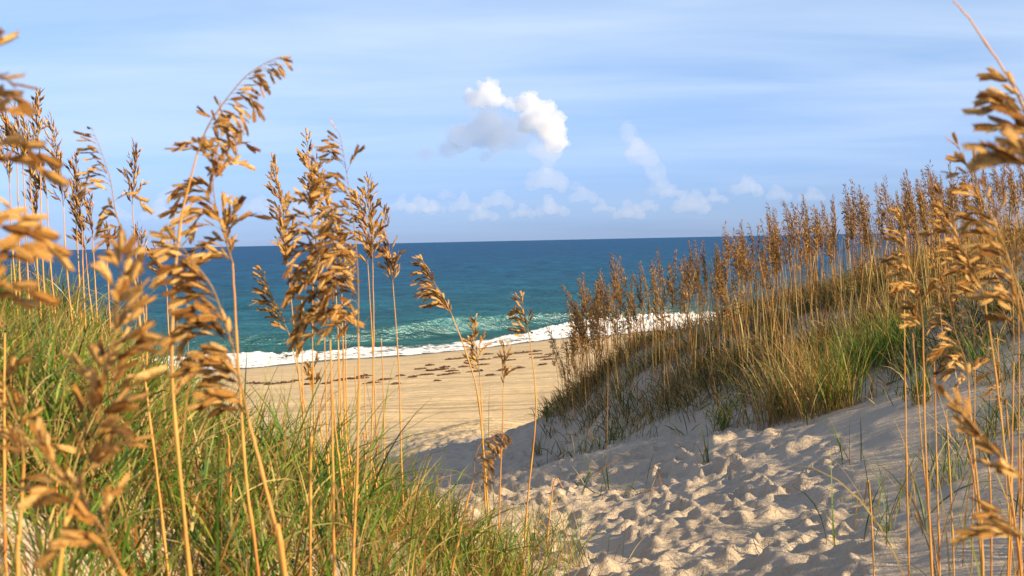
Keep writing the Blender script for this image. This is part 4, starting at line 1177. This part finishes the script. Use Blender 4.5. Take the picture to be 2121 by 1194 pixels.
protos = [proto_oat(300 + i) for i in range(26)]
first = link('sea_oat', None); first.empty_display_size = 0.05
first_stem = link('stem', protos[0][0], None, first); first_head = link('seed_head', protos[0][1], None, first)
rr = np.random.default_rng(77)
tops_u = [1150, 1180, 1210, 1295, 1400, 1490, 1585, 1640, 1800, 1960, 2121, 2300]
tops_v = [690, 640, 590, 525, 505, 478, 450, 412, 370, 338, 302, 280]
count = 0; tries = 0
N_STAND = 232
while count < N_STAND and tries < 20000:
    tries += 1
    u = rr.uniform(1150, 2135) if rr.random() < 0.95 else rr.uniform(1150, 1330)
    # distance: mostly along the ridge, thinning down the near slope
    dr_ = float(np.interp(u, [1150, 1300, 1500, 1700, 1900, 2121], [18.6, 18.6, 17.6, 16.6, 15.9, 14.6]))
    back_ = rr.random() < 0.6
    d = dr_ + rr.uniform(-1.0, 1.2) if back_ else dr_ - abs(rr.normal(0, 2.0)) - 0.6
    if u < 1300: d = dr_ - abs(rr.normal(0, 0.9)) + rr.uniform(0, 0.9)
    X = (u - CX) / F_PX * d
    z = float(height(np.array([X]), np.array([d]))[0])
    pu, pv = proj(np.array([X]), np.array([d]), np.array([z]))
    if vnoise(np.array([X * 1.6]), np.array([d * 1.6]), 400)[0] < -0.28: continue
    tv = float(np.interp(u, tops_u, tops_v)) + abs(rr.normal(0, 55)) + rr.uniform(-18, 20)
    # height that brings the tip to the ragged upper line of the stand, within what such a plant can be
    H = (float(pv[0]) - tv) / F_PX * d
    H = float(np.clip(H, 0.70, 1.85))
    if not back_ and u > 1300: H = min(H, rr.uniform(0.75, 1.35))
    if count == 0:
        r, s_o, h_o = first, first_stem, first_head
    else:
        r, s_o, h_o = first.copy(), first_stem.copy(), first_head.copy()
        for o in (r, s_o, h_o): COL.objects.link(o)
        s_o.parent = r; h_o.parent = r
    ms, mh = protos[count % len(protos)]
    s_o.data = ms; h_o.data = mh
    r.location = (X, d, z); r.rotation_euler = (rr.normal(0, 0.04), rr.normal(-0.03, 0.065), rr.normal(0, 0.7)); wd = rr.uniform(0.72, 1.0) * (0.6 + 0.4 * H); r.scale = (wd, wd, H)
    tu, tvv = proj(np.array([X]), np.array([d]), np.array([z + H]))
    if u < 1320: lab, gp = 'brown oat standing at the low seaward end of the right dune', 'sea oats at the seaward end of the right dune'
    elif tvv[0] < horizon_y(u) - 8: lab, gp = 'brown oat on the right dune with its head against the sky', 'sea oats on the right dune against the sky'
    elif u < 1700: lab, gp = 'brown oat on the right dune with its head against the sea', 'sea oats on the right dune against the sea'
    else: lab, gp = 'low brown oat on the right dune with its head against the slope', 'sea oats on the right dune against the slope'
    tag(r, lab, 'sea oat', gp)
    count += 1
# the plants of the same stand beyond those three hundred: they fill in behind and between
Vx, Fx3, Cx_, Sv, Sf, nv, ns_ = [], [], [], [], [], 0, 0
pd = []
for ms, mh in protos[:12]:
    def arr(me):
        v = np.empty(len(me.vertices) * 3, np.float32); me.vertices.foreach_get('co', v)
        l = np.empty(len(me.loops), np.int32); me.loops.foreach_get('vertex_index', l)
        lt = np.empty(len(me.polygons), np.int32); me.polygons.foreach_get('loop_total', lt)
        ls = np.empty(len(me.polygons), np.int32); me.polygons.foreach_get('loop_start', ls)
        q = l[ls[lt == 4][:, None] + np.arange(4)[None]]; t3 = l[ls[lt == 3][:, None] + np.arange(3)[None]]
        return v.reshape(-1, 3), q, t3
    hv, hq, ht = arr(mh); cl_ = np.empty(len(mh.vertices) * 4, np.float32); mh.attributes['col'].data.foreach_get('color', cl_)
    sv, sq, _t = arr(ms)
    pd.append((hv, hq, ht, cl_.reshape(-1, 4)[:, :3], sv, sq))
Q4, Q3, CC = [], [], []
SV, SQ = [], []
k = 0
while k < 230:
    u = rr.uniform(1160, 2200)
    dr_ = float(np.interp(u, [1150, 1300, 1500, 1700, 1900, 2121], [18.6, 18.6, 17.6, 16.6, 15.9, 14.6]))
    d = dr_ + rr.uniform(0.2, 3.0) if rr.random() < 0.5 else dr_ - abs(rr.normal(0, 1.5))
    X = (u - CX) / F_PX * d; z = float(height(np.array([X]), np.array([d]))[0])
    tv = float(np.interp(u, tops_u, tops_v)) + 22 + abs(rr.normal(0, 60))
    pv = float(proj(np.array([X]), np.array([d]), np.array([z]))[1][0])
    H = float(np.clip((pv - tv) / F_PX * d, 0.6, 1.6)); wd = rr.uniform(0.7, 0.95) * (0.6 + 0.4 * H)
    a = rr.normal(0, 0.7); hv, hq, ht, hc, sv, sq = pd[k % 12]
    M = np.array([[math.cos(a) * wd, math.sin(a) * wd, 0], [-math.sin(a) * wd, math.cos(a) * wd, 0], [rr.normal(0, 0.03), rr.normal(0, 0.03), H]])
    Vx.append(hv @ M + [X, d, z]); Q4.append(hq + nv); Q3.append(ht + nv); CC.append(hc); nv += len(hv)
    SV.append(sv @ M + [X, d, z]); SQ.append(sq + ns_); ns_ += len(sv)
    k += 1
rest = link('sea_oat_thicket', None)
tag(rest, 'thicket of brown sea oats filling in behind the front plants of the right dune', 'sea oats', kind='stuff')
tag(link('seed_heads', make_mesh('seed_heads', np.vstack(Vx), [np.vstack(Q4), np.vstack(Q3)], smooth=False, colors={'col': np.vstack(CC)}), M_HUSK_FAR, rest), kind='stuff')
tag(link('stems', make_mesh('stems', np.vstack(SV), np.vstack(SQ)), M_STEM, rest), kind='stuff')
print('oats', n_oats + count, 'objects', len(bpy.data.objects))
